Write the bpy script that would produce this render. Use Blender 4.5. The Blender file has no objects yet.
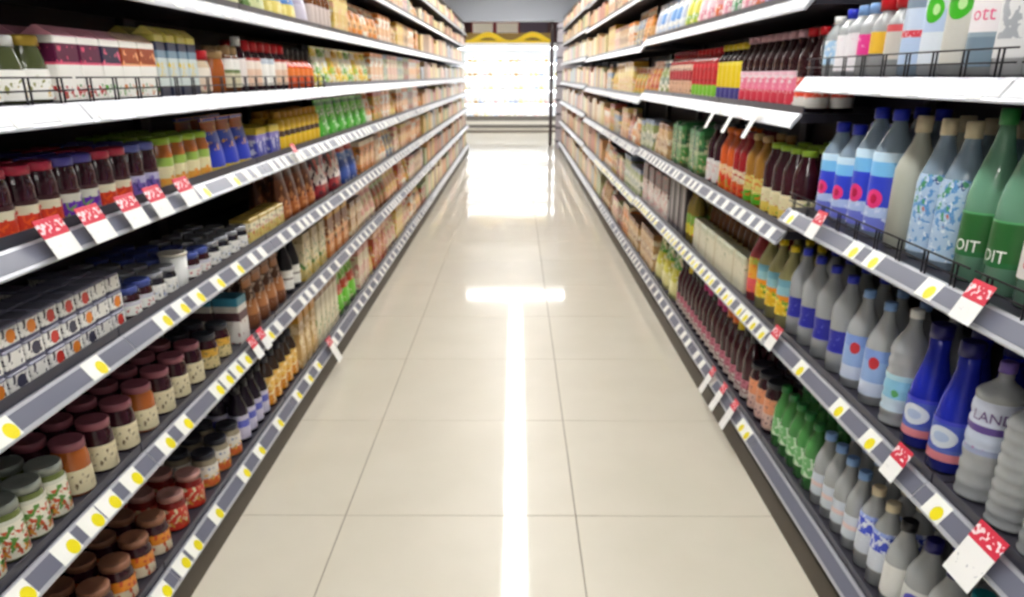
import bpy, bmesh, math, random
from mathutils import Vector

random.seed(7)
S = bpy.context.scene
COL = S.collection

# ------------------------------------------------------------------ camera
H = 1.42
cam_d = bpy.data.cameras.new('camera')
cam_d.sensor_width = 36.0
cam_d.lens = 776 / 1024 * 36.0
cam_d.shift_y = 86 / 1024
cam_d.clip_start = 0.02
cam_d.dof.use_dof = True
cam_d.dof.focus_distance = 0.35
cam_d.dof.aperture_fstop = 20.0
cam = bpy.data.objects.new('camera', cam_d)
COL.objects.link(cam)
cam.location = (0, 0, H)
cam.rotation_euler = (math.radians(90) - math.atan(309 / 776), 0, 4 / 835)
S.camera = cam

# ------------------------------------------------------------------ world, exposure
w = bpy.data.worlds.new('world')
S.world = w
w.use_nodes = True
w.node_tree.nodes['Background'].inputs[0].default_value = (0.9, 0.95, 1.0, 1)
w.node_tree.nodes['Background'].inputs[1].default_value = 0.5
S.view_settings.view_transform = 'Standard'
S.view_settings.look = 'None'
S.view_settings.gamma = 1.0
S.view_settings.use_curve_mapping = False
S.view_settings.exposure = 0.72
TUBE = 15.0          # emission of the ceiling tubes
CHILL = 8.0          # emission of the tubes in the chiller
S.cycles.max_bounces = 10
S.cycles.transmission_bounces = 8
S.cycles.transparent_max_bounces = 8
S.cycles.caustics_reflective = False
S.cycles.caustics_refractive = False
S.cycles.sample_clamp_indirect = 6.0


# ------------------------------------------------------------------ materials
def lin(c):
    return tuple(((v / 255) / 12.92 if v / 255 <= 0.04045 else ((v / 255 + 0.055) / 1.055) ** 2.4) for v in c) + (1,)


MATS = {}


def mat(name, rgb, rough=0.5, metal=0.0, spec=0.5, trans=0.0, ior=1.45, emit=0.0, grain=0.0, gscale=40.0):
    if name in MATS:
        return MATS[name]
    m = bpy.data.materials.new(name)
    m.use_nodes = True
    nt = m.node_tree
    b = nt.nodes['Principled BSDF']
    c = lin(rgb)
    b.inputs['Base Color'].default_value = c
    b.inputs['Roughness'].default_value = rough
    b.inputs['Metallic'].default_value = metal
    b.inputs['Specular IOR Level'].default_value = spec
    b.inputs['Transmission Weight'].default_value = trans
    b.inputs['IOR'].default_value = ior
    if emit:
        b.inputs['Emission Color'].default_value = c
        b.inputs['Emission Strength'].default_value = emit
    if grain:
        tc = nt.nodes.new('ShaderNodeTexCoord')
        nz = nt.nodes.new('ShaderNodeTexNoise')
        nz.inputs['Scale'].default_value = gscale
        nt.links.new(tc.outputs['Object'], nz.inputs['Vector'])
        mx = nt.nodes.new('ShaderNodeMix')
        mx.data_type = 'RGBA'
        mx.inputs[6].default_value = tuple(v * (1 - grain) for v in c[:3]) + (1,)
        mx.inputs[7].default_value = tuple(min(1, v * (1 + grain)) for v in c[:3]) + (1,)
        nt.links.new(nz.outputs['Fac'], mx.inputs[0])
        nt.links.new(mx.outputs[2], b.inputs['Base Color'])
    MATS[name] = m
    return m


def printed(name, bands, blots=(), marks=(), rough=0.35):
    """A printed wrapper: bands = [(height 0..1, rgb)...] from the bottom up;
    blots = [(rgb, noise scale, threshold, z0, z1)]; marks = [(rgb, yc, zc, ry, rz)] on the front."""
    if name in MATS:
        return MATS[name]
    m = bpy.data.materials.new(name)
    m.use_nodes = True
    nt = m.node_tree
    N, L = nt.nodes, nt.links
    b = N['Principled BSDF']
    b.inputs['Roughness'].default_value = rough
    tc = N.new('ShaderNodeTexCoord')
    sp = N.new('ShaderNodeSeparateXYZ')
    L.new(tc.outputs['Generated'], sp.inputs[0])
    cr = N.new('ShaderNodeValToRGB')
    cr.color_ramp.interpolation = 'CONSTANT'
    el = cr.color_ramp.elements
    el[0].position = 0.0
    el[0].color = lin(bands[0][1])
    if len(bands) > 1:
        el[1].position = bands[1][0]
        el[1].color = lin(bands[1][1])
        for p, c in bands[2:]:
            e = el.new(p)
            e.color = lin(c)
    else:
        el[1].position = 1.0
        el[1].color = lin(bands[0][1])
    L.new(sp.outputs['Z'], cr.inputs[0])
    cur = cr.outputs[0]

    def math_(op, a, bb=None):
        n = N.new('ShaderNodeMath')
        n.operation = op
        for i, v in enumerate((a, bb)):
            if v is None:
                continue
            if isinstance(v, (int, float)):
                n.inputs[i].default_value = v
            else:
                L.new(v, n.inputs[i])
        return n.outputs[0]

    def mix(fac, rgb):
        nonlocal cur
        mx = N.new('ShaderNodeMix')
        mx.data_type = 'RGBA'
        L.new(fac, mx.inputs[0])
        L.new(cur, mx.inputs[6])
        mx.inputs[7].default_value = lin(rgb)
        cur = mx.outputs[2]

    for i, (rgb, sc, th, z0, z1) in enumerate(blots):
        mp = N.new('ShaderNodeVectorMath')
        mp.operation = 'ADD'
        mp.inputs[1].default_value = (i * 3.7 + len(name), i * 1.3, i * 2.1)
        L.new(tc.outputs['Object'], mp.inputs[0])
        nz = N.new('ShaderNodeTexNoise')
        nz.inputs['Scale'].default_value = sc * 1.7
        nz.inputs['Detail'].default_value = 2.0
        L.new(mp.outputs[0], nz.inputs['Vector'])
        f = math_('GREATER_THAN', nz.outputs['Fac'], th)
        f = math_('MULTIPLY', f, math_('GREATER_THAN', sp.outputs['Z'], z0))
        f = math_('MULTIPLY', f, math_('LESS_THAN', sp.outputs['Z'], z1))
        mix(f, rgb)
    for rgb, yc, zc, ry, rz in marks:
        dy = math_('DIVIDE', math_('SUBTRACT', sp.outputs['Y'], yc), ry)
        dz = math_('DIVIDE', math_('SUBTRACT', sp.outputs['Z'], zc), rz)
        d = math_('ADD', math_('MULTIPLY', dy, dy), math_('MULTIPLY', dz, dz))
        f = math_('MULTIPLY', math_('LESS_THAN', d, 1.0), math_('LESS_THAN', sp.outputs['X'], 0.6))
        mix(f, rgb)
    L.new(cur, b.inputs['Base Color'])
    MATS[name] = m
    return m


def pet(name, rgb, trans=0.58, rough=0.03):
    return mat(name, rgb, rough=rough, trans=trans, ior=1.33, spec=0.9)


# ------------------------------------------------------------------ mesh helpers
def mesh(name, vs, fs, m, smooth=False):
    me = bpy.data.meshes.new(name)
    me.from_pydata(vs, [], fs)
    me.materials.append(m)
    if smooth:
        me.polygons.foreach_set('use_smooth', [True] * len(me.polygons))
    me.update()
    return me


def box_vf(x0, x1, y0, y1, z0, z1):
    v = [(x0, y0, z0), (x1, y0, z0), (x1, y1, z0), (x0, y1, z0), (x0, y0, z1), (x1, y0, z1), (x1, y1, z1), (x0, y1, z1)]
    f = [(0, 3, 2, 1), (4, 5, 6, 7), (0, 1, 5, 4), (1, 2, 6, 5), (2, 3, 7, 6), (3, 0, 4, 7)]
    return v, f


def box(name, x0, x1, y0, y1, z0, z1, m):
    return mesh(name, *box_vf(x0, x1, y0, y1, z0, z1), m)


def bevel_box(name, x0, x1, y0, y1, z0, z1, m, b=0.004):
    bm = bmesh.new()
    v, f = box_vf(x0, x1, y0, y1, z0, z1)
    vv = [bm.verts.new(p) for p in v]
    for q in f:
        bm.faces.new([vv[i] for i in q])
    bmesh.ops.bevel(bm, geom=bm.edges[:], offset=b, segments=1, affect='EDGES')
    me = bpy.data.meshes.new(name)
    bm.to_mesh(me)
    bm.free()
    me.materials.append(m)
    return me


def lathe(name, prof, m, seg=18, cap0=True, cap1=True, smooth=True):
    vs, fs = [], []
    n = len(prof)
    for r, z in prof:
        for i in range(seg):
            a = 2 * math.pi * i / seg
            vs.append((r * math.cos(a), r * math.sin(a), z))
    for k in range(n - 1):
        for i in range(seg):
            j = (i + 1) % seg
            fs.append((k * seg + i, k * seg + j, (k + 1) * seg + j, (k + 1) * seg + i))
    if cap0:
        fs.append(tuple(range(seg - 1, -1, -1)))
    if cap1:
        fs.append(tuple((n - 1) * seg + i for i in range(seg)))
    me = mesh(name, vs, fs, m)
    if smooth:
        me.polygons.foreach_set('use_smooth', [len(p.vertices) == 4 for p in me.polygons])
    return me


def extrude(name, sec, y0, y1, m):
    """cross-section polygon in (x, z) swept along y"""
    n = len(sec)
    vs = [(x, y0, z) for x, z in sec] + [(x, y1, z) for x, z in sec]
    fs = [(i, (i + 1) % n, n + (i + 1) % n, n + i) for i in range(n)]
    fs += [tuple(range(n - 1, -1, -1)), tuple(range(n, 2 * n))]
    me = mesh(name, vs, fs, m)
    bm = bmesh.new()
    bm.from_mesh(me)
    bmesh.ops.recalc_face_normals(bm, faces=bm.faces[:])
    bm.to_mesh(me)
    bm.free()
    return me


def rad_at(prof, z):
    for (r0, z0), (r1, z1) in zip(prof, prof[1:]):
        if z1 > z0 and z0 <= z <= z1:
            return r0 + (r1 - r0) * (z - z0) / (z1 - z0)
    return prof[-1][0]


def sleeve(name, prof, z0, z1, m, seg=18, off=0.0009):
    zs = [z0] + [z for r, z in prof if z0 + 1e-4 < z < z1 - 1e-4] + [z1]
    return lathe(name, [(rad_at(prof, z) + off, z) for z in zs], m, seg, False, False)


def text_on(name, s, size, r, zc, m, vertical=False, turn=0.0):
    cu = bpy.data.curves.new(name + '_curve', 'FONT')
    cu.body = s
    cu.size = size
    cu.align_x = 'CENTER'
    cu.align_y = 'CENTER'
    cu.resolution_u = 2
    o = bpy.data.objects.new(name + '_tmp', cu)
    me = bpy.data.meshes.new_from_object(o)
    bpy.data.objects.remove(o)
    bm = bmesh.new()
    bm.from_mesh(me)
    for v in bm.verts:
        x, y = v.co.x, v.co.y
        if vertical:
            x, y = -y, x
        a = x / r + turn
        v.co = Vector((-r * math.cos(a), -r * math.sin(a), zc + y))
    bm.to_mesh(me)
    bm.free()
    me.name = name
    me.materials.clear()
    me.materials.append(m)
    return me


def link(name, data, parent=None, loc=(0, 0, 0), rz=0.0):
    o = bpy.data.objects.new(name, data)
    COL.objects.link(o)
    o.parent = parent
    o.location = loc
    o.rotation_euler = (0, 0, rz)
    return o


def tag(o, label=None, cat=None, group=None, kind=None):
    if label:
        o['label'] = label
    if cat:
        o['category'] = cat
    if group:
        o['group'] = group
    if kind:
        o['kind'] = kind
    return o


# ------------------------------------------------------------------ setting
M_ALU = mat('rail_aluminium', (190, 192, 200), 0.32, 0.35)
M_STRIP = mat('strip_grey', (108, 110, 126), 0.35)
M_WSTRIP = mat('strip_lit_and_ticket_white', (206, 207, 212), 0.4)  # white stands for overhead glare on upper lips, dense tickets in far bays
M_DECK = mat('deck_dark', (62, 60, 70), 0.4, 0.3)
M_BACK = mat('back_panel_dark', (38, 32, 44), 0.6)
M_POST = mat('upright_dark', (70, 66, 74), 0.45, 0.3)
M_PLINTH = mat('plinth_brown', (74, 64, 54), 0.55, grain=0.1)
M_GUARD = mat('guard_dark', (72, 72, 84), 0.3, 0.4)
M_WIRE = mat('wire_black', (42, 42, 48), 0.35, 0.5)
M_GROUT = mat('grout', (150, 140, 122), 0.8)
M_CEIL = mat('ceiling_paint', (226, 228, 232), 0.8, grain=0.02, gscale=3)
M_WALL = mat('wall_paint', (205, 203, 200), 0.8, grain=0.03, gscale=2)


def tile_mat():
    m = bpy.data.materials.new('polished_porcelain')
    m.use_nodes = True
    nt = m.node_tree
    b = nt.nodes['Principled BSDF']
    tc = nt.nodes.new('ShaderNodeTexCoord')
    gm = nt.nodes.new('ShaderNodeNewGeometry')
    nz = nt.nodes.new('ShaderNodeTexNoise')
    nz.inputs['Scale'].default_value = 3.0
    nz.inputs['Detail'].default_value = 4.0
    nt.links.new(gm.outputs['Position'], nz.inputs['Vector'])
    cr = nt.nodes.new('ShaderNodeValToRGB')
    cr.color_ramp.elements[0].position = 0.3
    cr.color_ramp.elements[0].color = lin((216, 208, 190))
    cr.color_ramp.elements[1].position = 0.7
    cr.color_ramp.elements[1].color = lin((222, 214, 197))
    nt.links.new(nz.outputs['Fac'], cr.inputs[0])
    nt.links.new(cr.outputs[0], b.inputs['Base Color'])
    b.inputs['Roughness'].default_value = 0.42
    b.inputs['Specular IOR Level'].default_value = 0.5
    b.inputs['Coat Weight'].default_value = 0.8
    b.inputs['Coat Roughness'].default_value = 0.06
    return m


M_TILE = tile_mat()

floor = link('floor', box('floor', -5, 5, -5, 23, -0.06, -0.0015, M_GROUT))
tag(floor, 'polished beige porcelain tile floor of the aisle', None, None, 'structure')
tile_me = bevel_box('floor_tile', -0.398, 0.398, -0.398, 0.398, -0.012, 0, M_TILE, 0.0012)
for i in range(-1, 4):
    for j in range(-1, 13):
        link('tile', tile_me, floor, (-0.99 + 0.8 * (i - 0) + 0.0, 0.336 + 0.8 * j + 0.0, 0))
# the far floor, where single tiles no longer show
link('far_tiling', box('far_tiling', -3, 3, 0.336 + 0.8 * 12.5 + 0.002, 23, -0.012, 0, M_TILE), floor)

ceil = tag(link('ceiling', box('ceiling', -5, 5, -5, 23, 3.02, 3.1, M_CEIL)), 'flat white painted ceiling', None, None, 'structure')
for nm, a in (('wall_left', (-5.1, -5, -5, 23, 0, 3.1)), ('wall_right', (5, 5.1, -5, 23, 0, 3.1)), ('wall_back', (-5, 5, -5.1, -5, 0, 3.1))):
    tag(link(nm, box(nm, *a, M_WALL)), 'plain pale store wall', None, None, 'structure')
M_WINE = mat('wall_far_wine', (96, 62, 66), 0.7, grain=0.08, gscale=2)
tag(link('wall_far', box('wall_far', -5, 5, 23, 23.1, 0, 3.1, M_WINE)), 'dark wine-coloured far wall above the chiller', None, None, 'structure')
M_BULK = mat('bulkhead_grey', (180, 186, 198), 0.6)
tag(link('trim_1', box('bulkhead', -5, 5, 17.5, 17.9, 2.46, 3.02, M_BULK)), 'grey bulkhead crossing the aisle near its far end', None, None, 'structure')


# ceiling light line
def lamp(x, y, ln, rz, label):
    t = link('ceiling_light', None, None, (x, y, 2.93), rz)
    tag(t, label, 'light', 'tube lights along the ceiling')
    link('housing', bevel_box('light_housing', -0.15, 0.15, -ln / 2, ln / 2, 0.03, 0.09, M_ALU, 0.006), t)
    link('diffuser', bevel_box('light_diffuser', -0.105, 0.105, -ln / 2 + 0.015, ln / 2 - 0.015, 0.0, 0.03,
                               mat('tube_glow', (255, 254, 250), 0.5, emit=TUBE), 0.005), t)


ORD = ['first', 'second', 'third', 'fourth', 'fifth', 'sixth', 'seventh', 'eighth', 'ninth', 'tenth', 'eleventh', 'twelfth',
       'thirteenth', 'fourteenth', 'fifteenth', 'sixteenth', 'seventeenth', 'eighteenth', 'nineteenth', 'twentieth']


def ordn(i):
    if i < 20:
        return ORD[i]
    tens = {2: 'twenty', 3: 'thirty', 4: 'forty', 5: 'fifty', 6: 'sixty', 7: 'seventy', 8: 'eighty', 9: 'ninety'}
    k = i + 1
    if k % 10 == 0:
        return tens[k // 10].replace('y', 'ieth')
    return tens[k // 10] + '-' + ORD[k % 10 - 1]


for k in range(11):
    lamp(0, 0.4 + 1.4 * k, 1.38, 0, ordn(k) + ' white tube light in the line above the aisle')
lamp(0, 16.15, 2.1, math.pi / 2, 'crosswise white tube light at the far end of the aisle ceiling')

for _x, _n in ((-2.2, 'left'), (0, 'middle'), (2.2, 'right')):  # unseen row beyond the bulkhead, added to light the sign and posters
    lamp(_x, 19.6, 2.0, math.pi / 2, _n + ' unseen crosswise tube added to light the chiller sign and posters')

for _y, _m in ((-1.7, 'nearer'), (-3.2, 'farther')):  # out-of-view rows added as frontal fill on the product faces
    for _x, _n in ((-2.4, 'left'), (0, 'middle'), (2.4, 'right')):
        lamp(_x, _y, 2.1, math.pi / 2, '%s added fill tube of the %s unseen row behind the camera' % (_n, _m))

# ------------------------------------------------------------------ shelving
XL, XR = 0.93, 0.87
TOPL, TOPR = 2.36, 2.46
DEPTH = 0.46
SEC_RAIL = [(0, -0.044), (0, -0.04), (0.03, 0), (0.036, 0), (0.036, -0.008), (0.006, -0.044)]
SLOPE = math.atan2(0.03, 0.04)


def ticket_mesh(name, w, h, m):
    """a card lying on the sloping rail; origin at the rail's lower edge"""
    n = (-0.8, 0.6)
    d = (0.6, 0.8)
    out = []
    for t in (0.001, 0.0018):
        for yy in (-w / 2, w / 2):
            for s in (0.002, h):
                out.append((d[0] * s + n[0] * t, yy, -0.04 + d[1] * s + n[1] * t))
    f = [(0, 1, 3, 2), (4, 6, 7, 5), (0, 4, 5, 1), (2, 3, 7, 6), (0, 2, 6, 4), (1, 5, 7, 3)]
    return mesh(name, out, f, m)


M_TICK = printed('ticket_yellow', [(0, (246, 246, 240))], marks=[((238, 222, 20), 0.36, 0.36, 0.25, 0.34)])
M_TICKL = printed('ticket_yellow_mirrored', [(0, (246, 246, 240))], marks=[((238, 222, 20), 0.27, 0.36, 0.25, 0.36)])
for _m in (M_TICK, M_TICKL):
    for n in _m.node_tree.nodes:
        if n.type == 'MATH' and n.operation == 'LESS_THAN' and abs(n.inputs[1].default_value - 0.6) < 1e-4:
            n.inputs[1].default_value = 2.0
M_TICKW = mat('ticket_white', (244, 243, 238), 0.5)
T_Y = {'L': ticket_mesh('ticket', 0.074, 0.048, M_TICKL), 'R': ticket_mesh('ticket', 0.07, 0.048, M_TICK)}
T_W = ticket_mesh('ticket_white', 0.055, 0.045, M_TICKW)

SHELF_CACHE = {}


def shelf_parts(wid, white):
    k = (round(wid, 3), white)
    if k not in SHELF_CACHE:
        g = 0.004
        SHELF_CACHE[k] = dict(
            deck=box('shelf_deck', 0.034, DEPTH, -wid / 2 + g, wid / 2 - g, -0.028, 0, M_DECK),
            rail=extrude('price_rail', SEC_RAIL, -wid / 2 + 0.001, wid / 2 - 0.001, M_ALU),
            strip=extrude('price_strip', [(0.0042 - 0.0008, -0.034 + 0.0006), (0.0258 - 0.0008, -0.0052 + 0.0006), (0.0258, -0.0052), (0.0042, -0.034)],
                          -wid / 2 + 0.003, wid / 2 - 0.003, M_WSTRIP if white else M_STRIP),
            guard=box('guard', 0.038, 0.041, -wid / 2 + g, wid / 2 - g, 0, 0.022, M_GUARD))
    return SHELF_CACHE[k]


UNITS = []


def wire_guard(sh, wid, hgt=0.05):
    r = 0.0016
    for zz in (hgt * 0.5, hgt):
        link('guard_wire', box('guard_wire', 0.026 - r, 0.026 + r, -wid / 2 + 0.01, wid / 2 - 0.01, zz - r, zz + r, M_WIRE), sh)
    n = int(wid / 0.115)
    pm = box('guard_post', 0.026 - r, 0.026 + r, -r, r, 0, hgt, M_WIRE)
    for i in range(n):
        for dd in (-0.008, 0.008):
            link('guard_post', pm, sh, (0.0, -wid / 2 + (i + 0.5) * wid / n + dd, 0))


def shelving_unit(side, y0, y1, decks, top, label, tickets, lit_white_from=1.25, wire=()):
    """decks = deck heights; tickets = {deck index: [(world y, 'y' or 'w')...]}"""
    wid = y1 - y0
    ym = (y0 + y1) / 2
    sx = -1 if side == 'L' else 1
    root = link('shelving_unit', None, None, (sx * (XL if side == 'L' else XR), ym, 0), math.pi if side == 'L' else 0)
    tag(root, label, 'shelving', 'shelving along the %s side of the aisle' % ('left' if side == 'L' else 'right'))
    link('back_panel', box('back_panel', DEPTH, DEPTH + 0.02, -wid / 2, wid / 2, 0.0, top, M_BACK), root)
    link('plinth', box('plinth', 0.02, DEPTH, -wid / 2, wid / 2, 0, 0.085, M_PLINTH), root)
    um = box('upright', DEPTH - 0.03, DEPTH - 0.001, -0.02, 0.02, 0.09, top, M_POST)
    for yy in (-wid / 2 + 0.021, wid / 2 - 0.021):
        link('upright', um, root, (0, yy, 0))
    link('top_cover', box('top_cover', 0.06, DEPTH + 0.02, -wid / 2, wid / 2, top, top + 0.015, M_POST), root)
    for k, dz in enumerate(decks):
        sp = shelf_parts(wid, dz > lit_white_from or y0 > 8)
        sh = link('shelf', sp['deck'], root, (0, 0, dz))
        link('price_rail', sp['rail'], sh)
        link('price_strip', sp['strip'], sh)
        if k in wire:
            wire_guard(sh, wid)
        else:
            link('guard', sp['guard'], sh)
        for ty, kind in tickets.get(k, ()):
            if y0 + 0.03 < ty < y1 - 0.03:
                link('ticket', T_Y[side] if kind == 'y' else T_W, sh, (0, (ty - ym) * (-1 if side == 'L' else 1), 0))
    UNITS.append((side, y0, y1, decks))
    return root


DL = [0.151, 0.514, 0.829, 1.114, 1.366, 1.633, 1.927, 2.16]
DRN = [0.169, 0.595, 1.016, 1.417, 2.05]
DRF = [0.169, 0.58, 0.935, 1.307, 1.648, 1.977, 2.25]
DRG = [0.165, 0.56, 0.915, 1.275, 1.615, 1.95, 2.22]
DRK = [0.165, 0.58, 0.95, 1.30, 1.64, 1.98, 2.25]


def spread(lst, kind='y'):
    return [(v, kind) for v in lst]


def auto(y0, y1, step, kind, seed):
    r = random.Random(seed)
    out, y = [], y0
    while y < y1:
        out.append((y, kind))
        y += step * r.uniform(0.75, 1.5)
    return out


TL = {  # left shelves
    0: spread([1.72, 1.85, 1.94, 2.12, 2.39, 2.565, 2.81, 3.1, 3.3, 3.47]) + auto(3.85, 9, 0.16, 'w', 1),
    1: spread([1.22, 1.385, 1.49, 1.57, 1.685, 1.78, 1.885, 2.01, 2.27, 2.36, 2.455, 2.55, 2.83]) + auto(2.95, 9, 0.13, 'w', 2),
    2: spread([1.29, 1.63, 1.99, 2.11, 2.23, 2.40, 2.59]) + auto(2.75, 9, 0.12, 'w', 3),
    3: spread([2.39, 2.66]) + auto(1.32, 1.4, 0.12, 'w', 4) + auto(2.8, 9, 0.11, 'w', 4),
    4: auto(1.4, 9, 0.12, 'w', 5), 5: auto(2, 9, 0.14, 'w', 6), 6: auto(4, 9, 0.15, 'w', 7)}
TR = {  # right shelves, near bays
    0: spread([2.62, 2.69, 2.76]) + auto(3.1, 9, 0.15, 'w', 8),
    1: spread([1.42, 1.75, 1.95, 2.26]) + auto(2.66, 9, 0.1, 'y', 9),
    2: spread([1.62, 1.90, 2.02, 2.52]) + auto(2.7, 9, 0.11, 'w', 10),
    3: auto(1.2, 9, 0.17, 'w', 11), 4: auto(2.6, 9, 0.16, 'w', 12), 5: auto(5, 9, 0.15, 'w', 13)}

yb = -0.6
k = 0
while yb < 16.0:
    shelving_unit('L', yb, yb + 1.2, DL, TOPL, ordn(k) + ' shelving bay from the camera along the left wall of goods', TL,
                  wire=(4,) if yb < 3.5 else ())
    yb += 1.2
    k += 1
bays = [(-0.7 + 1.1 * i, 0.4 + 1.1 * i, DRN, (2, 3)) for i in range(3)] + [(2.6 + 1.1 * i, 3.7 + 1.1 * i, DRF, ()) for i in range(3)] \
    + [(5.9 + 1.2 * i, 7.1 + 1.2 * i, DRG, ()) for i in range(4)] + [(10.7 + 1.2 * i, 11.9 + 1.2 * i, DRK, ()) for i in range(5)]
for k, (a, b, dk, wr) in enumerate(bays):
    shelving_unit('R', a, b, dk, TOPR, ordn(k) + ' shelving bay from the camera along the right wall of goods', TR, wire=wr)

# ------------------------------------------------------------------ product kinds
KINDS = {}


def kind(key, name, cat, desc, root, children=()):
    KINDS[key] = dict(name=name, cat=cat, desc=desc, root=root, children=list(children))


SEG = 24


def bottle_prof(h, r, sh=0.62, nk=0.88, nr=0.0145, foot=0.006, waist=0.0, ribs=0):
    p = [(r * 0.82, 0), (r, foot)]
    zs = sh * h
    if ribs:
        n = ribs
        for i in range(n):
            z = foot + (zs - foot) * (i + 0.5) / n
            dz = (zs - foot) / n * 0.3
            p += [(r, z - dz), (r * 0.93, z), (r, z + dz)]
    elif waist:
        p += [(r, zs * 0.3), (r * (1 - waist), zs * 0.5), (r, zs * 0.75)]
    p += [(r, zs)]
    zn = nk * h
    for t in (0.25, 0.5, 0.75, 1.0):
        c = 0.5 + 0.5 * math.cos(math.pi * t)
        p.append((nr + (r - nr) * (0.55 * c + 0.45 * (1 - t)), zs + (zn - zs) * t))
    p.append((nr, h - 0.012))
    return p


def bottle(key, name, desc, h, r, body, label, cap, lz=(0.2, 0.5), cap_h=0.02, cap_r=None, extra=(), **kw):
    p = bottle_prof(h, r, **kw)
    nr = kw.get('nr', 0.0145)
    cr = cap_r or nr + 0.0018
    ch = []
    if label:
        ch.append(('label', sleeve('bottle_label', p, lz[0] * h, lz[1] * h, label, SEG)))
    ch.append(('cap', lathe('bottle_cap', [(cr, h - cap_h - 0.002), (cr, h - 0.002), (cr * 0.85, h)], cap, 14)))
    ch += list(extra)
    kind(key, name, 'bottle', desc, lathe(name, p, body, SEG), ch)


def jar(key, name, desc, h, r, body, label, lid, lz=(0.12, 0.6), lid_r=None, lid_h=0.016, sh=0.78):
    lr = lid_r or r * 0.93
    hb = h - lid_h
    p = [(r * 0.9, 0), (r, 0.006), (r, hb * sh), (r * 0.6 + lr * 0.36, hb * (0.5 * sh + 0.48)), (lr * 0.93, hb * 0.96), (lr * 0.93, hb)]
    ch = []
    if label:
        ch.append(('label', sleeve('jar_label', p, lz[0] * h, lz[1] * h, label, SEG)))
    ch.append(('lid', lathe('jar_lid', [(lr, hb - 0.003), (lr, h - 0.003), (lr * 0.94, h), (lr * 0.86, h - 0.0015), (lr * 0.3, h - 0.0012)], lid, 20)))
    kind(key, name, 'jar', desc, lathe(name, p, body, SEG), ch)


def carton(key, name, desc, wd, dp, h, m, lid=None, cat='carton'):
    """upright pack: wd along the shelf, dp into it"""
    ch = []
    if lid:
        ch.append(('top_flap', extrude('top_flap', [(0, h), (dp, h), (dp * 0.56, h + 0.02), (dp * 0.44, h + 0.02)], -wd / 2 + 0.001, wd / 2 - 0.001, lid)))
        for v in ch[0][1].vertices:
            v.co.x -= dp / 2
    kind(key, name, cat, desc, bevel_box(name, -dp / 2, dp / 2, -wd / 2, wd / 2, 0, h, m, 0.003), ch)


def pouch(key, name, desc, wd, dp, h, m, seal=None, cat='pouch'):
    vs, fs = [], []
    nu, nv = 7, 8
    for s in (-1, 1):
        for j in range(nv + 1):
            t = j / nv
            for i in range(nu + 1):
                u = i / nu * 2 - 1
                prof = (1 - t ** 2.2) * 0.92 + 0.04
                side = max(0.0, 1 - abs(u) ** 3.0)
                th = dp / 2 * prof * (0.12 + 0.88 * side)
                wv = wd / 2 * (1 - 0.05 * math.sin(math.pi * t))
                vs.append((s * th, u * wv, h * 0.94 * t))
    row = nu + 1
    half = row * (nv + 1)
    for s in (0, 1):
        for j in range(nv):
            for i in range(nu):
                a = s * half + j * row + i
                q = (a, a + 1, a + row + 1, a + row)
                fs.append(q if s else q[::-1])
    for j in range(nv):
        for i in (0, nu):
            a = j * row + i
            q = (a, a + row, half + a + row, half + a)
            fs.append(q if i else q[::-1])
    fs.append(tuple(list(range(row)) + [half + i for i in range(row - 1, -1, -1)]))
    me = mesh(name, vs, fs, m, True)
    ch = [('seal', box('pouch_seal', -0.0035, 0.0035, -wd / 2, wd / 2, h * 0.93, h, seal or m))]
    kind(key, name, cat, desc, me, ch)


def tub(key, name, desc, h, r, m, lid):
    p = [(r * 0.8, 0), (r * 0.83, 0.004), (r, h - 0.006)]
    kind(key, name, 'tub', desc, lathe(name, p, m, SEG),
         [('lid', lathe('tub_lid', [(r * 1.05, h - 0.008), (r * 1.05, h - 0.001), (r * 0.98, h)], lid, SEG))])


W = (244, 242, 236)
CREAM = (232, 222, 190)
c_red = mat('cap_red', (206, 26, 38), 0.35)
c_dred = mat('cap_maroon', (134, 36, 58), 0.35)
c_blue = mat('cap_blue', (38, 52, 190), 0.35)
c_lblue = mat('cap_light_blue', (128, 166, 220), 0.35)
c_navy = mat('cap_navy', (28, 26, 96), 0.35)
c_white = mat('cap_white', (236, 236, 234), 0.4)
c_cream = mat('cap_cream', (222, 208, 176), 0.4)
c_gold = mat('lid_gold', (206, 172, 70), 0.3, 0.4)
c_black = mat('cap_black', (28, 26, 32), 0.35)
c_green = mat('cap_green', (46, 130, 66), 0.35)
c_lime = mat('cap_lime', (160, 196, 60), 0.35)
c_teal = mat('cap_teal', (34, 140, 150), 0.35)
c_yellow = mat('cap_yellow', (232, 204, 30), 0.35)
c_violet = mat('cap_violet', (112, 88, 170), 0.35)
c_tan = mat('cap_tan', (196, 160, 110), 0.4)
c_greylid = mat('lid_sage', (158, 164, 156), 0.28, 0.3)
c_rose = mat('lid_rose', (178, 126, 116), 0.35)
c_brown = mat('lid_brown', (128, 92, 70), 0.4)
c_dark = mat('lid_charcoal', (48, 48, 58), 0.35)
c_orange = mat('cap_orange', (228, 110, 30), 0.35)
c_pink = mat('cap_pink', (220, 60, 130), 0.35)
c_mag = mat('cap_magenta', (190, 26, 120), 0.35)

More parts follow.
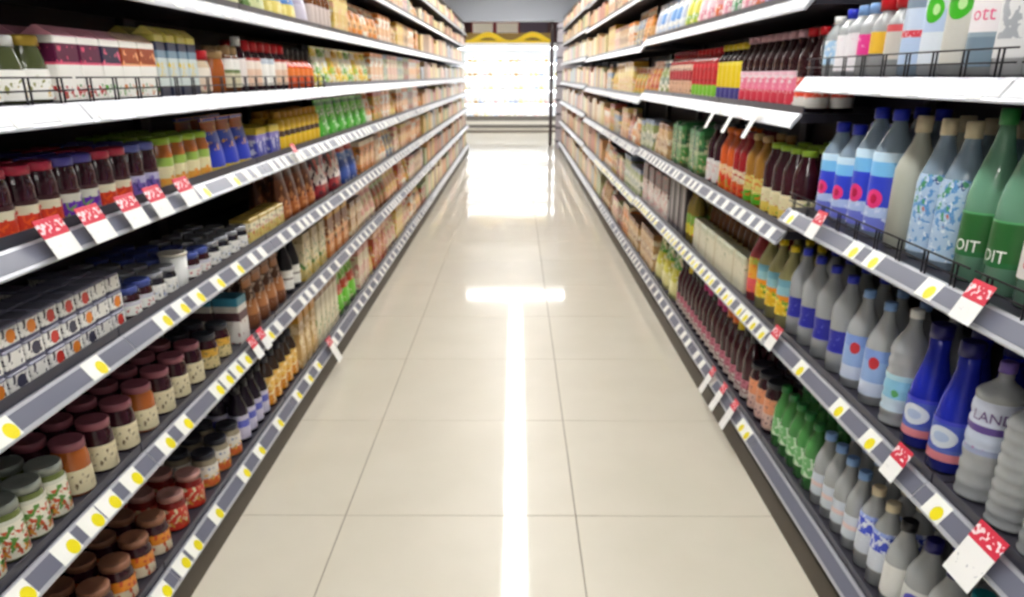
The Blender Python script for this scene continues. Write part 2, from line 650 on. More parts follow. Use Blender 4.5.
clear = pet('clear_pet', (244, 248, 250))
clear2 = pet('smoky_clear_pet', (236, 240, 242), 0.58)
bluepet = pet('pale_blue_pet', (200, 226, 250), 0.58)
greenpet = pet('green_pet', (160, 226, 190), 0.58)
greenpet2 = pet('bright_green_pet', (120, 214, 120), 0.6)
blueglass = pet('cobalt_glass', (44, 58, 206), 0.4)
cola = pet('dark_cola', (56, 26, 30), 0.3)
dkglass = mat('dark_fruit_glass', (52, 20, 30), 0.1, spec=0.7)
maroong = mat('maroon_juice', (58, 20, 30), 0.12, spec=0.7)
honey = mat('honey_glass', (176, 96, 36), 0.12, spec=0.7)
ambr = mat('amber_jam', (168, 90, 40), 0.12, spec=0.7)
olive = mat('olive_glass', (74, 80, 50), 0.12, spec=0.7)
beigeg = mat('beige_sauce', (212, 190, 160), 0.15, spec=0.6)
orangeg = mat('orange_juice', (216, 92, 34), 0.12, spec=0.7)
redg = mat('red_juice', (160, 28, 34), 0.12, spec=0.7)
brownb = mat('brown_bottle', (108, 62, 28), 0.12, spec=0.7)
yelg = pet('pale_lemon_drink', (206, 200, 140), 0.35)
frost = pet('frosted_beige_pet', (208, 210, 196), 0.25, 0.3)

# ---- left, eye-level shelf
lab_ol = printed('label_olive', [(0, W)], [((150, 150, 90), 60, 0.6, 0.2, 0.8), ((220, 180, 60), 45, 0.66, 0.1, 0.5)])
jar('olive_w', 'olive_jar', 'olive jar with white lid', 0.128, 0.042, olive, lab_ol, c_white, (0.05, 0.5), 0.033, 0.018, 0.55)
jar('olive_g', 'olive_jar', 'olive jar with gold lid', 0.132, 0.042, olive, lab_ol, c_gold, (0.05, 0.5), 0.033, 0.018, 0.55)
jar('olive_r', 'olive_jar', 'olive jar with red lid', 0.128, 0.042, olive, lab_ol, c_red, (0.05, 0.5), 0.033, 0.018, 0.55)


def berry(key, desc, panel, side, bl):
    m = printed('berry_' + key, [(0, W), (0.56, side), (0.6, panel), (0.88, W)],
                [(bl, 40, 0.56, 0.04, 0.24), ((70, 140, 50), 40, 0.62, 0.06, 0.26), (side, 30, 0.62, 0.58, 0.84)])
    carton(key, 'berry_carton', desc, 0.096, 0.07, 0.135, m, mat('flap_' + key, tuple((a + 230) // 2 for a in side), 0.4))


berry('berry_purple', 'white carton with purple berry panel', (92, 26, 62), (224, 84, 120), (190, 36, 40))
berry('berry_navy', 'white carton with dark navy berry panel', (42, 34, 66), (224, 100, 130), (90, 170, 50))
berry('berry_rust', 'white carton with rust-orange berry panel', (154, 66, 32), (236, 168, 120), (214, 130, 50))
carton('slim', 'slim_carton', 'slim pale carton with yellow top', 0.062, 0.062, 0.16,
       printed('slim_print', [(0, (40, 46, 70)), (0.16, (206, 216, 214)), (0.62, (110, 140, 160)), (0.74, (36, 44, 74)), (0.88, (228, 216, 110))],
               [((226, 200, 60), 50, 0.62, 0.3, 0.55)]), mat('slim_top', (236, 222, 120), 0.4))
jar('mayo', 'sauce_jar', 'wide beige sauce jar with bright red lid', 0.128, 0.05, beigeg,
    printed('label_mayo', [(0, (226, 206, 184)), (0.6, (238, 228, 214))], [((190, 60, 60), 40, 0.62, 0, 0.5)]), c_red, (0.06, 0.6), lid_h=0.026)
jar('brownlid', 'sauce_jar', 'amber sauce jar with tan lid', 0.13, 0.04, ambr, None, c_tan, lid_h=0.02)
bottle('tancap', 'sauce_bottle', 'slim sauce bottle with tan cap', 0.15, 0.026, brownb,
       printed('label_tancap', [(0, (214, 206, 176)), (0.5, (110, 130, 80)), (0.62, W)]), c_tan, (0.1, 0.72), 0.03, 0.02, sh=0.72)
bottle('whitecap', 'sauce_bottle', 'dark sauce bottle with white cap', 0.185, 0.03, dkglass,
       printed('label_wc', [(0, (236, 226, 222))]), c_white, (0.1, 0.6), 0.03, 0.017, sh=0.6)
bottle('redcap', 'sauce_bottle', 'sauce bottle with red cap, beige label', 0.175, 0.03, dkglass,
       printed('label_rc', [(0, (232, 200, 176)), (0.6, (240, 226, 214)), (0.9, (180, 60, 50))]), c_red, (0.1, 0.66), 0.034, 0.02, sh=0.62)
bottle('redcapw', 'sauce_bottle', 'sauce bottle with red cap, white label', 0.175, 0.03, dkglass,
       printed('label_rcw', [(0, W), (0.8, (190, 200, 210))]), c_red, (0.1, 0.66), 0.034, 0.02, sh=0.62)
bottle('ketchup', 'sauce_bottle', 'short orange-red sauce bottle with dark neck', 0.17, 0.036, mat('ketchup', (214, 76, 34), 0.2),
       printed('label_ket', [(0, (222, 90, 40)), (0.5, (236, 130, 60))]), c_black, (0.12, 0.5), 0.05, 0.018, sh=0.5, nk=0.7)
pk = [((236, 214, 70), (90, 170, 50), (244, 240, 220), 'yellow and green'), ((120, 186, 60), (236, 220, 90), (240, 240, 230), 'lime green'),
      ((240, 236, 220), (150, 190, 70), (230, 190, 50), 'white and green'), ((240, 200, 40), (224, 150, 30), (250, 240, 200), 'bright yellow')]
for i, (a, b, c, nm) in enumerate(pk):
    pouch('seas%d' % i, 'seasoning_pouch', nm + ' seasoning pouch', 0.15, 0.07, 0.19,
          printed('seas_print%d' % i, [(0, a), (0.35, b), (0.5, c), (0.8, a)], [(c, 25, 0.56, 0, 1), (b, 30, 0.6, 0.1, 0.9)]))
# ---- left C
for key, desc, cap, l1, l2, bl in (
        ('jam_straw', 'dark jam jar with red lid', mat('lid_crimson', (196, 52, 80), 0.35), (206, 60, 40), (214, 206, 178), (230, 90, 40)),
        ('jam_grape', 'dark jam jar with violet lid', mat('lid_blueviolet', (92, 84, 176), 0.35), (98, 40, 160), (206, 204, 190), (120, 160, 100)),
        ('jam_blue', 'dark jam jar with blue lid', mat('lid_steelblue', (104, 112, 190), 0.35), (112, 92, 170), (180, 176, 206), (60, 50, 120))):
    jar(key, 'jam_jar', desc, 0.138, 0.037, dkglass,
        printed('label_' + key, [(0, l1), (0.55, l2), (0.85, (60, 30, 34))], [(bl, 50, 0.55, 0.05, 0.6), (l1, 45, 0.6, 0.4, 0.75)]), cap, (0.05, 0.5))
jar('honeyj', 'honey_jar', 'orange honey jar with lime lid', 0.142, 0.042, honey,
    printed('label_honey', [(0, (222, 160, 70)), (0.3, (226, 214, 170)), (0.7, (150, 180, 80))], [((230, 140, 40), 45, 0.58, 0, 0.4)]), c_lime, (0.05, 0.62))
pouch('bluep', 'cocoa_pouch', 'royal blue cocoa pouch with orange top', 0.13, 0.08, 0.175,
      printed('bluep_print', [(0, (226, 200, 60)), (0.12, (44, 64, 184)), (0.6, (60, 90, 200)), (0.8, (180, 96, 50))], [((224, 170, 60), 22, 0.6, 0.45, 0.9)]))
carton('yelbox', 'dessert_box', 'low blue and yellow dessert box', 0.12, 0.1, 0.12,
       printed('yelbox_print', [(0, (70, 76, 170)), (0.6, (120, 110, 190)), (0.78, (220, 196, 60))], [((210, 210, 230), 30, 0.58, 0, 0.7)]))
bottle('goldb', 'syrup_bottle', 'gold syrup bottle with dark stripe', 0.165, 0.035, mat('gold_syrup', (206, 160, 40), 0.2),
       printed('label_goldb', [(0, (226, 186, 50)), (0.4, (70, 50, 40)), (0.6, (220, 180, 50))]), mat('cap_goldbrown', (190, 140, 40), 0.4), (0.1, 0.8), 0.03, 0.024, sh=0.75)
pouch('greenp', 'soup_pouch', 'bright green soup pouch', 0.2, 0.08, 0.19,
      printed('greenp_print', [(0, (80, 180, 60)), (0.5, (96, 204, 60)), (0.9, (60, 150, 70))], [((220, 240, 210), 20, 0.62, 0.1, 0.8), ((40, 120, 50), 24, 0.6, 0, 1)]))
# ---- left D
for i, (a, nm) in enumerate((((206, 60, 50), 'red'), ((226, 130, 40), 'orange'), ((60, 60, 80), 'dark'), ((228, 226, 220), 'plain white'))):
    carton('mini%d' % i, 'portion_pack', 'white pack, %s print' % nm, 0.062, 0.06, 0.046,
           printed('mini_print%d' % i, [(0, (90, 90, 120)), (0.16, (232, 230, 226)), (0.85, (130, 130, 150))],
                   [((60, 58, 70), 55, 0.58, 0.1, 0.9)] , [(a, 0.45, 0.5, 0.24, 0.3)]), cat='pack')
jar('bluelid', 'spread_jar', 'small dark spread jar with blue lid', 0.08, 0.036, dkglass,
    printed('label_bl', [(0, W), (0.7, (210, 210, 220))], [((200, 60, 60), 50, 0.6, 0, 0.9)]), mat('lid_slateblue', (76, 92, 170), 0.35), (0.1, 0.55), lid_h=0.014)
tub('whitetub', 'white_tub', 'plain white tub among small jars', 0.1, 0.04, c_white, mat('tub_lid_cream', (228, 222, 206), 0.4))
jar('greylid', 'spread_jar', 'small black spread jar with silver lid', 0.08, 0.036, mat('black_spread', (34, 32, 42), 0.15),
    printed('label_gl', [(0, W)], [((60, 60, 70), 55, 0.58, 0.2, 0.8), ((120, 150, 210), 40, 0.64, 0, 1)]), mat('lid_silver', (170, 172, 180), 0.3, 0.5), (0.08, 0.6), lid_h=0.012)
carton('teabox', 'tea_box', 'small yellow and cream tea box', 0.1, 0.08, 0.09,
       printed('tea_print', [(0, (222, 200, 120)), (0.5, (236, 226, 196)), (0.85, (190, 160, 80))], [((200, 70, 40), 40, 0.62, 0, 0.7), ((80, 100, 50), 36, 0.64, 0.2, 1)]))
pouch('brownp', 'coffee_pouch', 'tall brown coffee pouch', 0.13, 0.09, 0.23,
      printed('brownp_print', [(0, (170, 96, 50)), (0.3, (120, 66, 40)), (0.8, (96, 54, 40))], [((206, 140, 90), 22, 0.6, 0.1, 0.7)]))
pouch('redbag', 'cereal_bag', 'white and dark red cereal bag', 0.3, 0.1, 0.245,
      printed('redbag_print', [(0, (150, 40, 50)), (0.3, (226, 216, 212)), (0.7, (80, 40, 50)), (0.9, (190, 50, 60))], [((70, 40, 56), 14, 0.55, 0.1, 0.9), ((206, 60, 60), 16, 0.62, 0, 1)]))
pouch('bluebag', 'cereal_bag', 'blue cereal bag with red top', 0.2, 0.1, 0.235,
      printed('bluebag_print', [(0, (60, 90, 170)), (0.6, (90, 130, 200)), (0.8, (196, 50, 50))], [((200, 210, 230), 18, 0.6, 0, 0.8)]))
# ---- left E
lab_fruit = printed('label_fruit', [(0, (226, 222, 204)), (0.9, (206, 206, 190))], [((196, 80, 50), 42, 0.55, 0.05, 0.75), ((90, 140, 60), 36, 0.56, 0.1, 0.85), ((226, 150, 60), 38, 0.62, 0, 0.6)])
jar('sage', 'pickle_jar', 'pickle jar with sage grey lid', 0.125, 0.039, mat('pickle', (110, 120, 70), 0.12), lab_fruit, c_greylid, (0.06, 0.74), 0.037)
lab_cream = printed('label_cream', [(0, (226, 214, 178))], [((120, 100, 70), 60, 0.6, 0.2, 0.8)])
jar('maroon', 'preserve_jar', 'dark preserve jar with maroon lid', 0.132, 0.041, dkglass, lab_cream, mat('lid_maroon_top', (156, 92, 104), 0.26), (0.06, 0.55), 0.038)
jar('amber', 'preserve_jar', 'amber preserve jar with maroon lid', 0.132, 0.041, ambr, lab_cream, mat('lid_maroon_top', (128, 74, 84)), (0.06, 0.5), 0.038)
jar('blackl', 'preserve_jar', 'preserve jar with black lid, yellow label', 0.12, 0.039, dkglass,
    printed('label_by', [(0, (222, 204, 150)), (0.6, (216, 166, 60))], [((100, 90, 60), 50, 0.6, 0, 1)]), c_dark, (0.06, 0.6))
carton('tealbox', 'biscuit_box', 'white biscuit box with teal top', 0.09, 0.09, 0.17,
       printed('teal_print', [(0, (226, 222, 216)), (0.5, (90, 60, 66)), (0.68, (226, 222, 216)), (0.82, (70, 150, 180))], [((150, 60, 60), 34, 0.62, 0, 0.5)]))
pouch('choc', 'biscuit_pouch', 'brown striped biscuit pouch', 0.1, 0.08, 0.2,
      printed('choc_print', [(0, (120, 72, 46)), (0.3, (170, 110, 66)), (0.6, (90, 54, 40)), (0.85, (190, 130, 90))], [((214, 190, 170), 22, 0.62, 0.1, 0.9)]))
bottle('liq', 'liqueur_bottle', 'black bottle with white label', 0.24, 0.036, c_black, printed('label_liq', [(0, W), (0.5, (120, 110, 100)), (0.6, W)]), c_black, (0.1, 0.45), 0.03, sh=0.55)
carton('greenbox', 'biscuit_box', 'cream biscuit box with green print', 0.12, 0.09, 0.22,
       printed('greenbox_print', [(0, (206, 186, 120)), (0.25, (220, 206, 170)), (0.8, (190, 170, 130))], [((90, 130, 60), 22, 0.58, 0.1, 0.7), ((216, 180, 50), 24, 0.6, 0, 0.5), ((96, 66, 44), 20, 0.64, 0.4, 1)]))
carton('orangebox', 'biscuit_box', 'orange and brown biscuit box', 0.13, 0.09, 0.24,
       printed('orangebox_print', [(0, (206, 130, 70)), (0.5, (150, 96, 60)), (0.85, (214, 160, 60))], [((230, 196, 150), 20, 0.58, 0.1, 0.8), ((70, 44, 40), 20, 0.62, 0.3, 1)]))
# ---- left F
lab_or = printed('label_or', [(0, (232, 218, 190)), (0.5, (226, 140, 40))], [((200, 80, 40), 40, 0.6, 0, 1)])
jar('brownj', 'relish_jar', 'dark relish jar with brown lid', 0.115, 0.041, dkglass, lab_or, mat('lid_rust', (152, 104, 80), 0.4), (0.06, 0.6), 0.038)
jar('rose', 'relish_jar', 'red relish jar with rose lid', 0.115, 0.041, mat('red_relish', (120, 34, 32), 0.12),
    printed('label_rose', [(0, (206, 60, 44))], [((226, 210, 170), 44, 0.56, 0.2, 1), ((210, 170, 60), 40, 0.62, 0, 0.6)]), mat('lid_rose_top', (190, 140, 132), 0.4), (0.06, 0.66), 0.038)
jar('charc', 'relish_jar', 'pale relish jar with charcoal lid', 0.12, 0.041, mat('pale_relish', (150, 140, 120), 0.15),
    printed('label_charc', [(0, (222, 110, 60)), (0.4, (216, 210, 200))], [((230, 180, 70), 44, 0.58, 0, 0.6), ((100, 120, 160), 40, 0.62, 0.4, 1)]), c_dark, (0.06, 0.68), 0.038)
bottle('bluelab', 'vinegar_bottle', 'dark vinegar bottle with lilac label', 0.22, 0.036, mat('vinegar', (40, 30, 44), 0.12),
       printed('label_bluelab', [(0, (200, 196, 220)), (0.5, (90, 96, 190)), (0.8, (200, 196, 220))]), c_black, (0.08, 0.5), 0.03, sh=0.55)
bottle('oran', 'oil_bottle', 'dark-capped oil bottle with orange label', 0.22, 0.034, mat('oil_dark', (70, 50, 40), 0.15),
       printed('label_oran', [(0, (230, 150, 40)), (0.5, (238, 190, 90))], [((250, 226, 170), 34, 0.58, 0, 1)]), c_dark, (0.06, 0.6), 0.035, sh=0.65)
carton('slimtan', 'pasta_box', 'tall slim tan pasta box', 0.085, 0.08, 0.27,
       printed('slimtan_print', [(0, (206, 170, 110)), (0.8, (214, 150, 50))], [((236, 214, 170), 18, 0.56, 0, 0.8)]))
carton('slimcream', 'pasta_box', 'tall slim cream pasta box', 0.085, 0.08, 0.27,
       printed('slimcream_print', [(0, (226, 216, 186)), (0.85, (150, 110, 70))], [((120, 150, 80), 18, 0.62, 0, 0.7)]))
pouch('limebag', 'vegetable_bag', 'lime green bag with red print', 0.16, 0.08, 0.24,
      printed('limebag_print', [(0, (110, 200, 50)), (0.5, (206, 70, 40)), (0.75, (120, 190, 60))], [((230, 220, 190), 18, 0.6, 0, 1)]))
# ---- left A
pouch('sagebag', 'pasta_bag', 'pale green pasta bag', 0.2, 0.09, 0.2,
      printed('sagebag_print', [(0, (206, 210, 160)), (0.6, (180, 196, 130)), (0.8, (226, 222, 190))], [((110, 140, 80), 20, 0.58, 0, 1)]))
pouch('bluepasta', 'pasta_bag', 'blue and yellow pasta bag', 0.2, 0.09, 0.2,
      printed('bluepasta_print', [(0, (224, 206, 110)), (0.4, (80, 130, 200)), (0.8, (60, 100, 180))], [((240, 226, 150), 20, 0.58, 0, 0.8)]))
pouch('lilac', 'flour_bag', 'lilac grey flour bag', 0.2, 0.1, 0.2, printed('lilac_print', [(0, (196, 190, 206)), (0.5, (176, 166, 190))]))
bottle('thin', 'oil_bottle', 'slim dark oil bottle with pale label', 0.22, 0.03, brownb, printed('label_thin', [(0, (210, 196, 190))]), c_dark, (0.1, 0.5), sh=0.55)

# ---- right
ptxt = {'w': mat('print_white', (240, 244, 238), 0.5), 'r': mat('print_red', (214, 40, 52), 0.5), 'p': mat('print_pink', (232, 110, 150), 0.5),
        'v': mat('print_violet', (104, 76, 130), 0.5), 'wh': mat('print_bright', (250, 250, 250), 0.5)}
bottle('n_pale', 'water_bottle', 'clear water bottle with pale blue label', 0.165, 0.034, clear, printed('l_pale', [(0, (170, 206, 236))], [((236, 240, 246), 40, 0.55, 0, 1)]), c_white, (0.2, 0.6), sh=0.66)
bottle('n_blue', 'water_bottle', 'water bottle with blue cap and white label', 0.178, 0.036, clear, printed('l_white', [(0, (244, 240, 244))], [((236, 190, 206), 50, 0.68, 0, 1)]), c_blue, (0.08, 0.62), 0.024, 0.018, sh=0.68)
bottle('n_lblue', 'water_bottle', 'water bottle, pale blue cap, white label', 0.182, 0.036, clear, printed('l_white', [(0, (244, 240, 244))]), c_lblue, (0.08, 0.62), 0.024, 0.018, sh=0.68)
bottle('n_pink', 'water_bottle', 'water bottle, pale blue cap, magenta label', 0.182, 0.036, clear, printed('l_pink', [(0, (232, 60, 150))], [((244, 170, 206), 40, 0.62, 0, 1)]), c_lblue, (0.3, 0.58), 0.024, 0.018, sh=0.68)
bottle('n_yel', 'water_bottle', 'water bottle with red cap, yellow label', 0.2, 0.036, clear, printed('l_yel', [(0, (240, 190, 60))]), c_red, (0.28, 0.54), 0.04, 0.024, sh=0.6, nk=0.82)
bottle('n_bei', 'water_bottle', 'water bottle with red cap, beige label', 0.2, 0.036, clear, printed('l_bei', [(0, (206, 200, 190)), (0.8, (220, 90, 96))]), c_red, (0.2, 0.6), 0.04, 0.024, sh=0.6, nk=0.82)
bottle('n_redtxt', 'water_bottle', 'tall clear water bottle with lettered red band', 0.3, 0.042, bluepet, printed('l_redtxt', [(0, (190, 210, 238)), (0.5, (224, 70, 84)), (0.62, (206, 220, 240))], [((240, 200, 208), 70, 0.56, 0.5, 0.62)]), c_lblue, (0.08, 0.5), sh=0.66)
bottle('n_leaf', 'water_bottle', 'clear water bottle with green leaf print', 0.31, 0.044, clear,
       printed('l_leaf', [(0, (226, 234, 244)), (0.3, (190, 208, 238)), (0.5, (212, 224, 232))], (), [((70, 186, 40), 0.5, 0.5, 0.26, 0.12), ((190, 230, 160), 0.42, 0.5, 0.09, 0.05)]), c_white, (0.08, 0.82), sh=0.84)
bottle('n_leaf2', 'water_bottle', 'greyish water bottle with large green leaf print', 0.32, 0.046, clear2,
       printed('l_leaf2', [(0, (206, 204, 196)), (0.6, (222, 226, 224))], (), [((66, 180, 40), 0.5, 0.5, 0.3, 0.13), ((190, 230, 160), 0.42, 0.5, 0.1, 0.05)]), c_white, (0.08, 0.82), sh=0.84)
p = bottle_prof(0.32, 0.046, sh=0.8)
bottle('n_ott', 'water_bottle', 'bottle with pink lettered label', 0.32, 0.046, clear2,
       printed('l_ott', [(0, (120, 140, 156)), (0.24, (150, 168, 180)), (0.28, (244, 238, 240)), (0.6, (240, 190, 206)), (0.68, (226, 230, 234))]), c_white, (0.06, 0.78),
       extra=[('lettering', text_on('lettering', 'ott', 0.04, 0.0476, 0.118, ptxt['p']))], sh=0.8)
bottle('n_tall', 'water_bottle', 'tall pearly white bottle with grey print', 0.34, 0.05, pet('pearl_pet', (226, 228, 230), 0.2, 0.2),
       printed('l_tall', [(0, (226, 226, 226))], [((170, 174, 180), 22, 0.55, 0.2, 0.8)]), c_white, (0.1, 0.6), sh=0.8)
bottle('n_dot', 'water_bottle', 'tall blue water bottle with pink dot label', 0.325, 0.05, bluepet,
       printed('l_dot', [(0, (110, 120, 210)), (0.18, (180, 200, 240)), (0.32, (50, 70, 206)), (0.7, (120, 190, 240)), (0.88, (200, 226, 246))], [((210, 220, 250), 30, 0.62, 0, 0.3)],
               [((236, 60, 130), 0.5, 0.42, 0.24, 0.12), ((190, 20, 70), 0.5, 0.42, 0.1, 0.06)]), c_blue, (0.06, 0.68), 0.026, 0.02, sh=0.66, nk=0.9, nr=0.017)
bottle('n_dots', 'water_bottle', 'shorter blue water bottle with pink dot label', 0.275, 0.048, bluepet,
       printed('l_dot', [(0, (110, 120, 210)), (0.18, (180, 200, 240)), (0.32, (50, 70, 206)), (0.7, (120, 190, 240)), (0.88, (200, 226, 246))], [((210, 220, 250), 30, 0.62, 0, 0.3)],
               [((236, 60, 130), 0.5, 0.42, 0.24, 0.12), ((190, 20, 70), 0.5, 0.42, 0.1, 0.06)]), c_blue, (0.06, 0.68), 0.026, 0.02, sh=0.66, nk=0.9, nr=0.017)
bottle('n_frost', 'water_bottle', 'frosted beige bottle with cream cap', 0.315, 0.048, frost, None, c_cream, cap_h=0.036, cap_r=0.019, sh=0.6, nk=0.86, nr=0.016)
bottle('n_conf', 'water_bottle', 'pale blue bottle with multicoloured dot print', 0.315, 0.045, bluepet,
       printed('l_conf', [(0, (176, 200, 226))], [((96, 150, 206), 34, 0.55, 0, 1), ((70, 150, 110), 40, 0.6, 0.5, 1), ((196, 96, 80), 36, 0.68, 0.35, 0.7), ((40, 60, 130), 44, 0.66, 0.5, 1), ((226, 236, 246), 46, 0.64, 0, 1)]),
       c_cream, (0.06, 0.62), 0.034, 0.018, sh=0.55, nk=0.9)
bottle('n_green', 'mineral_bottle', 'green bottle with dark green lettered label', 0.345, 0.047, greenpet,
       printed('l_green', [(0, (40, 110, 60)), (0.12, (44, 104, 50)), (0.95, (90, 170, 110))]), c_green, (0.16, 0.42), 0.03, 0.018,
       extra=[('lettering', text_on('lettering', 'OIT', 0.034, 0.0486, 0.075, ptxt['w']))], sh=0.5, nk=0.9)
bottle('n_sair', 'mineral_bottle', 'green bottle with white label, red lettering', 0.345, 0.047, greenpet,
       printed('l_sair', [(0, (238, 232, 228))]), c_green, (0.16, 0.62), 0.03, 0.018,
       extra=[('lettering', text_on('lettering', 'SAIRAN', 0.036, 0.0486, 0.135, ptxt['r'], True))], sh=0.62, nk=0.9)
# E
bottle('e_lem', 'juice_bottle', 'lemon drink bottle with blue-yellow fruit label', 0.29, 0.044, yelg,
       printed('l_lem', [(0, (236, 190, 40)), (0.4, (240, 150, 40)), (0.55, (150, 200, 210)), (0.8, (120, 180, 200))], [((250, 226, 90), 34, 0.56, 0, 0.6), ((100, 170, 60), 34, 0.62, 0.1, 0.5)]),
       c_yellow, (0.16, 0.6), sh=0.62)
bottle('e_pinkl', 'juice_bottle', 'pinkish red drink bottle with orange label', 0.29, 0.044, pet('pink_drink', (206, 90, 96), 0.3),
       printed('l_pinkl', [(0, (230, 90, 100)), (0.4, (236, 170, 60)), (0.8, (200, 210, 90))], [((240, 120, 60), 34, 0.58, 0, 1)]), c_red, (0.12, 0.6), sh=0.62)
bottle('e_sq', 'water_bottle', 'clear water bottle with navy blue square label', 0.29, 0.044, clear2,
       printed('l_sq', [(0, (52, 56, 176)), (0.08, (40, 44, 160))], [((120, 130, 220), 60, 0.66, 0.3, 0.8)]), c_blue, (0.22, 0.45), sh=0.66, nk=0.9, waist=0.08)
bottle('e_redm', 'water_bottle', 'bottle with sky blue label, red mark', 0.28, 0.043, clear,
       printed('l_redm', [(0, (206, 216, 240)), (0.3, (150, 180, 230)), (0.75, (130, 160, 224))], (), [((204, 50, 60), 0.42, 0.72, 0.16, 0.13)]), c_lblue, (0.1, 0.56), sh=0.6)
bottle('e_aqua', 'water_bottle', 'ribbed bottle with aqua label, green mark', 0.3, 0.045, clear,
       printed('l_aqua', [(0, (200, 220, 236)), (0.35, (140, 200, 230)), (0.85, (180, 220, 236))], (), [((90, 170, 100), 0.45, 0.5, 0.1, 0.1)]), c_white, (0.14, 0.46), ribs=6, sh=0.66)
p = bottle_prof(0.3, 0.045, sh=0.42, nk=0.8, nr=0.02)
bottle('e_cob', 'mineral_bottle', 'cobalt blue bottle with round white emblem', 0.3, 0.045, blueglass,
       printed('l_cob', [(0, (232, 140, 150)), (0.2, (90, 110, 190)), (0.3, (70, 90, 190)), (0.9, (60, 66, 200))], (), [((214, 222, 236), 0.5, 0.58, 0.36, 0.26), ((176, 194, 226), 0.5, 0.58, 0.2, 0.12)]),
       c_navy, (0.1, 0.42), 0.03, 0.026, sh=0.42, nk=0.8, nr=0.023)
bottle('e_land', 'mineral_bottle', 'clear ribbed bottle with purple band and lettering', 0.3, 0.047, clear,
       printed('l_land', [(0, (150, 160, 190)), (0.1, (190, 200, 220)), (0.4, (96, 70, 150)), (0.55, (200, 206, 224))], [((170, 120, 170), 40, 0.62, 0.05, 0.12)]), c_violet, (0.36, 0.74),
       extra=[('lettering', text_on('lettering', 'LAND', 0.03, 0.0486, 0.19, ptxt['v']))], ribs=7, sh=0.78)
bottle('e_rib', 'mineral_bottle', 'smoky clear ribbed bottle without label', 0.29, 0.047, clear2, None, c_dark, ribs=8, sh=0.74)
# F
bottle('f_green', 'mineral_bottle', 'small bright green water bottle', 0.23, 0.034, greenpet2, printed('l_fgreen', [(0, (110, 180, 110))], [((206, 226, 200), 40, 0.55, 0, 1)]), c_green, (0.2, 0.5), 0.022, 0.018, sh=0.6)
bottle('f_lblue', 'water_bottle', 'small clear water bottle with pale blue cap', 0.24, 0.036, clear, printed('l_flb', [(0, (206, 214, 224)), (0.4, (226, 200, 200)), (0.6, (206, 214, 226))]), c_lblue, (0.15, 0.45), 0.022, 0.018, sh=0.6)
bottle('f_cream', 'water_bottle', 'water bottle with cream cap, blue label', 0.24, 0.036, clear, printed('l_fcr', [(0, (206, 212, 224)), (0.5, (60, 80, 200)), (0.9, (150, 170, 230))], [((220, 226, 240), 40, 0.55, 0.3, 1)]), c_cream, (0.2, 0.68), 0.022, 0.018, sh=0.66)
bottle('f_black', 'water_bottle', 'water bottle with black cap, white label', 0.24, 0.038, clear, printed('l_fbl', [(0, (226, 226, 224))]), c_black, (0.12, 0.5), 0.024, 0.02, sh=0.58)
bottle('f_navy', 'water_bottle', 'water bottle with navy cap, blue emblem', 0.25, 0.045, clear2, printed('l_fnv', [(0, (206, 208, 206))], (), [((70, 70, 180), 0.5, 0.5, 0.3, 0.34)]), c_navy, (0.22, 0.5), 0.026, 0.021, sh=0.62, nr=0.018)
bottle('f_teal', 'water_bottle', 'cream-bodied bottle with teal cap', 0.25, 0.045, frost, printed('l_fteal', [(0, (222, 220, 190))]), c_teal, (0.12, 0.6), 0.03, 0.024, sh=0.62, nr=0.02)
# far part of the right side
bottle('b_cola', 'soda_bottle', 'dark soda bottle with pink label', 0.255, 0.038, cola, printed('l_cola', [(0, (214, 60, 80)), (0.4, (238, 130, 160)), (0.8, (244, 200, 214))], [((244, 226, 230), 34, 0.58, 0, 1)]), c_pink and mat('cap_palepink', (206, 160, 170), 0.4), (0.08, 0.5), 0.022, 0.018, sh=0.62, waist=0.08)
bottle('b_colar', 'soda_bottle', 'dark soda bottle with red and white label', 0.255, 0.038, cola, printed('l_colar', [(0, (240, 236, 230)), (0.35, (224, 70, 40)), (0.7, (226, 60, 50))], [((246, 200, 180), 34, 0.6, 0.3, 1)]), c_red, (0.06, 0.42), 0.022, 0.018, sh=0.62, waist=0.08)
bottle('b_yel', 'soda_bottle', 'yellow-labelled soda bottle with yellow cap', 0.24, 0.036, cola, printed('l_byel', [(0, (70, 66, 140)), (0.32, (232, 204, 30)), (0.9, (240, 220, 80))]), c_yellow, (0.06, 0.7), 0.022, 0.018, sh=0.72)
bottle('b_red', 'soda_bottle', 'red cherry soda bottle with green dot', 0.235, 0.038, redg, printed('l_bred', [(0, (236, 220, 200)), (0.3, (200, 40, 50)), (0.8, (214, 60, 70))], [((150, 30, 40), 36, 0.6, 0.3, 1)], [((130, 200, 60), 0.5, 0.2, 0.36, 0.17)]), c_red, (0.06, 0.72), 0.022, 0.018, sh=0.74)
bottle('b_crim', 'soda_bottle', 'slim crimson soda bottle', 0.24, 0.038, redg, printed('l_crim', [(0, (222, 180, 150)), (0.5, (190, 60, 70)), (0.8, (226, 200, 180))], [((120, 30, 40), 36, 0.58, 0, 1)]), c_dred, (0.06, 0.7), sh=0.72)
bottle('d_mar', 'juice_bottle', 'maroon juice bottle with lime green cap', 0.255, 0.044, maroong, printed('l_dmar', [(0, (226, 200, 90)), (0.4, (226, 216, 176)), (0.85, (236, 226, 190))], [((196, 50, 44), 40, 0.62, 0, 0.7), ((120, 160, 60), 40, 0.66, 0, 1)]), c_lime, (0.04, 0.38), 0.018, 0.026, sh=0.68, nk=0.9, nr=0.024)
bottle('d_or', 'juice_bottle', 'orange juice bottle with fruit label', 0.27, 0.04, orangeg, printed('l_dor', [(0, (232, 120, 30)), (0.5, (240, 200, 150))], [((226, 60, 40), 36, 0.56, 0, 0.8), ((110, 180, 50), 36, 0.62, 0, 0.5), ((246, 236, 220), 30, 0.62, 0.3, 1)]), c_orange, (0.05, 0.42), 0.022, 0.02, sh=0.66)
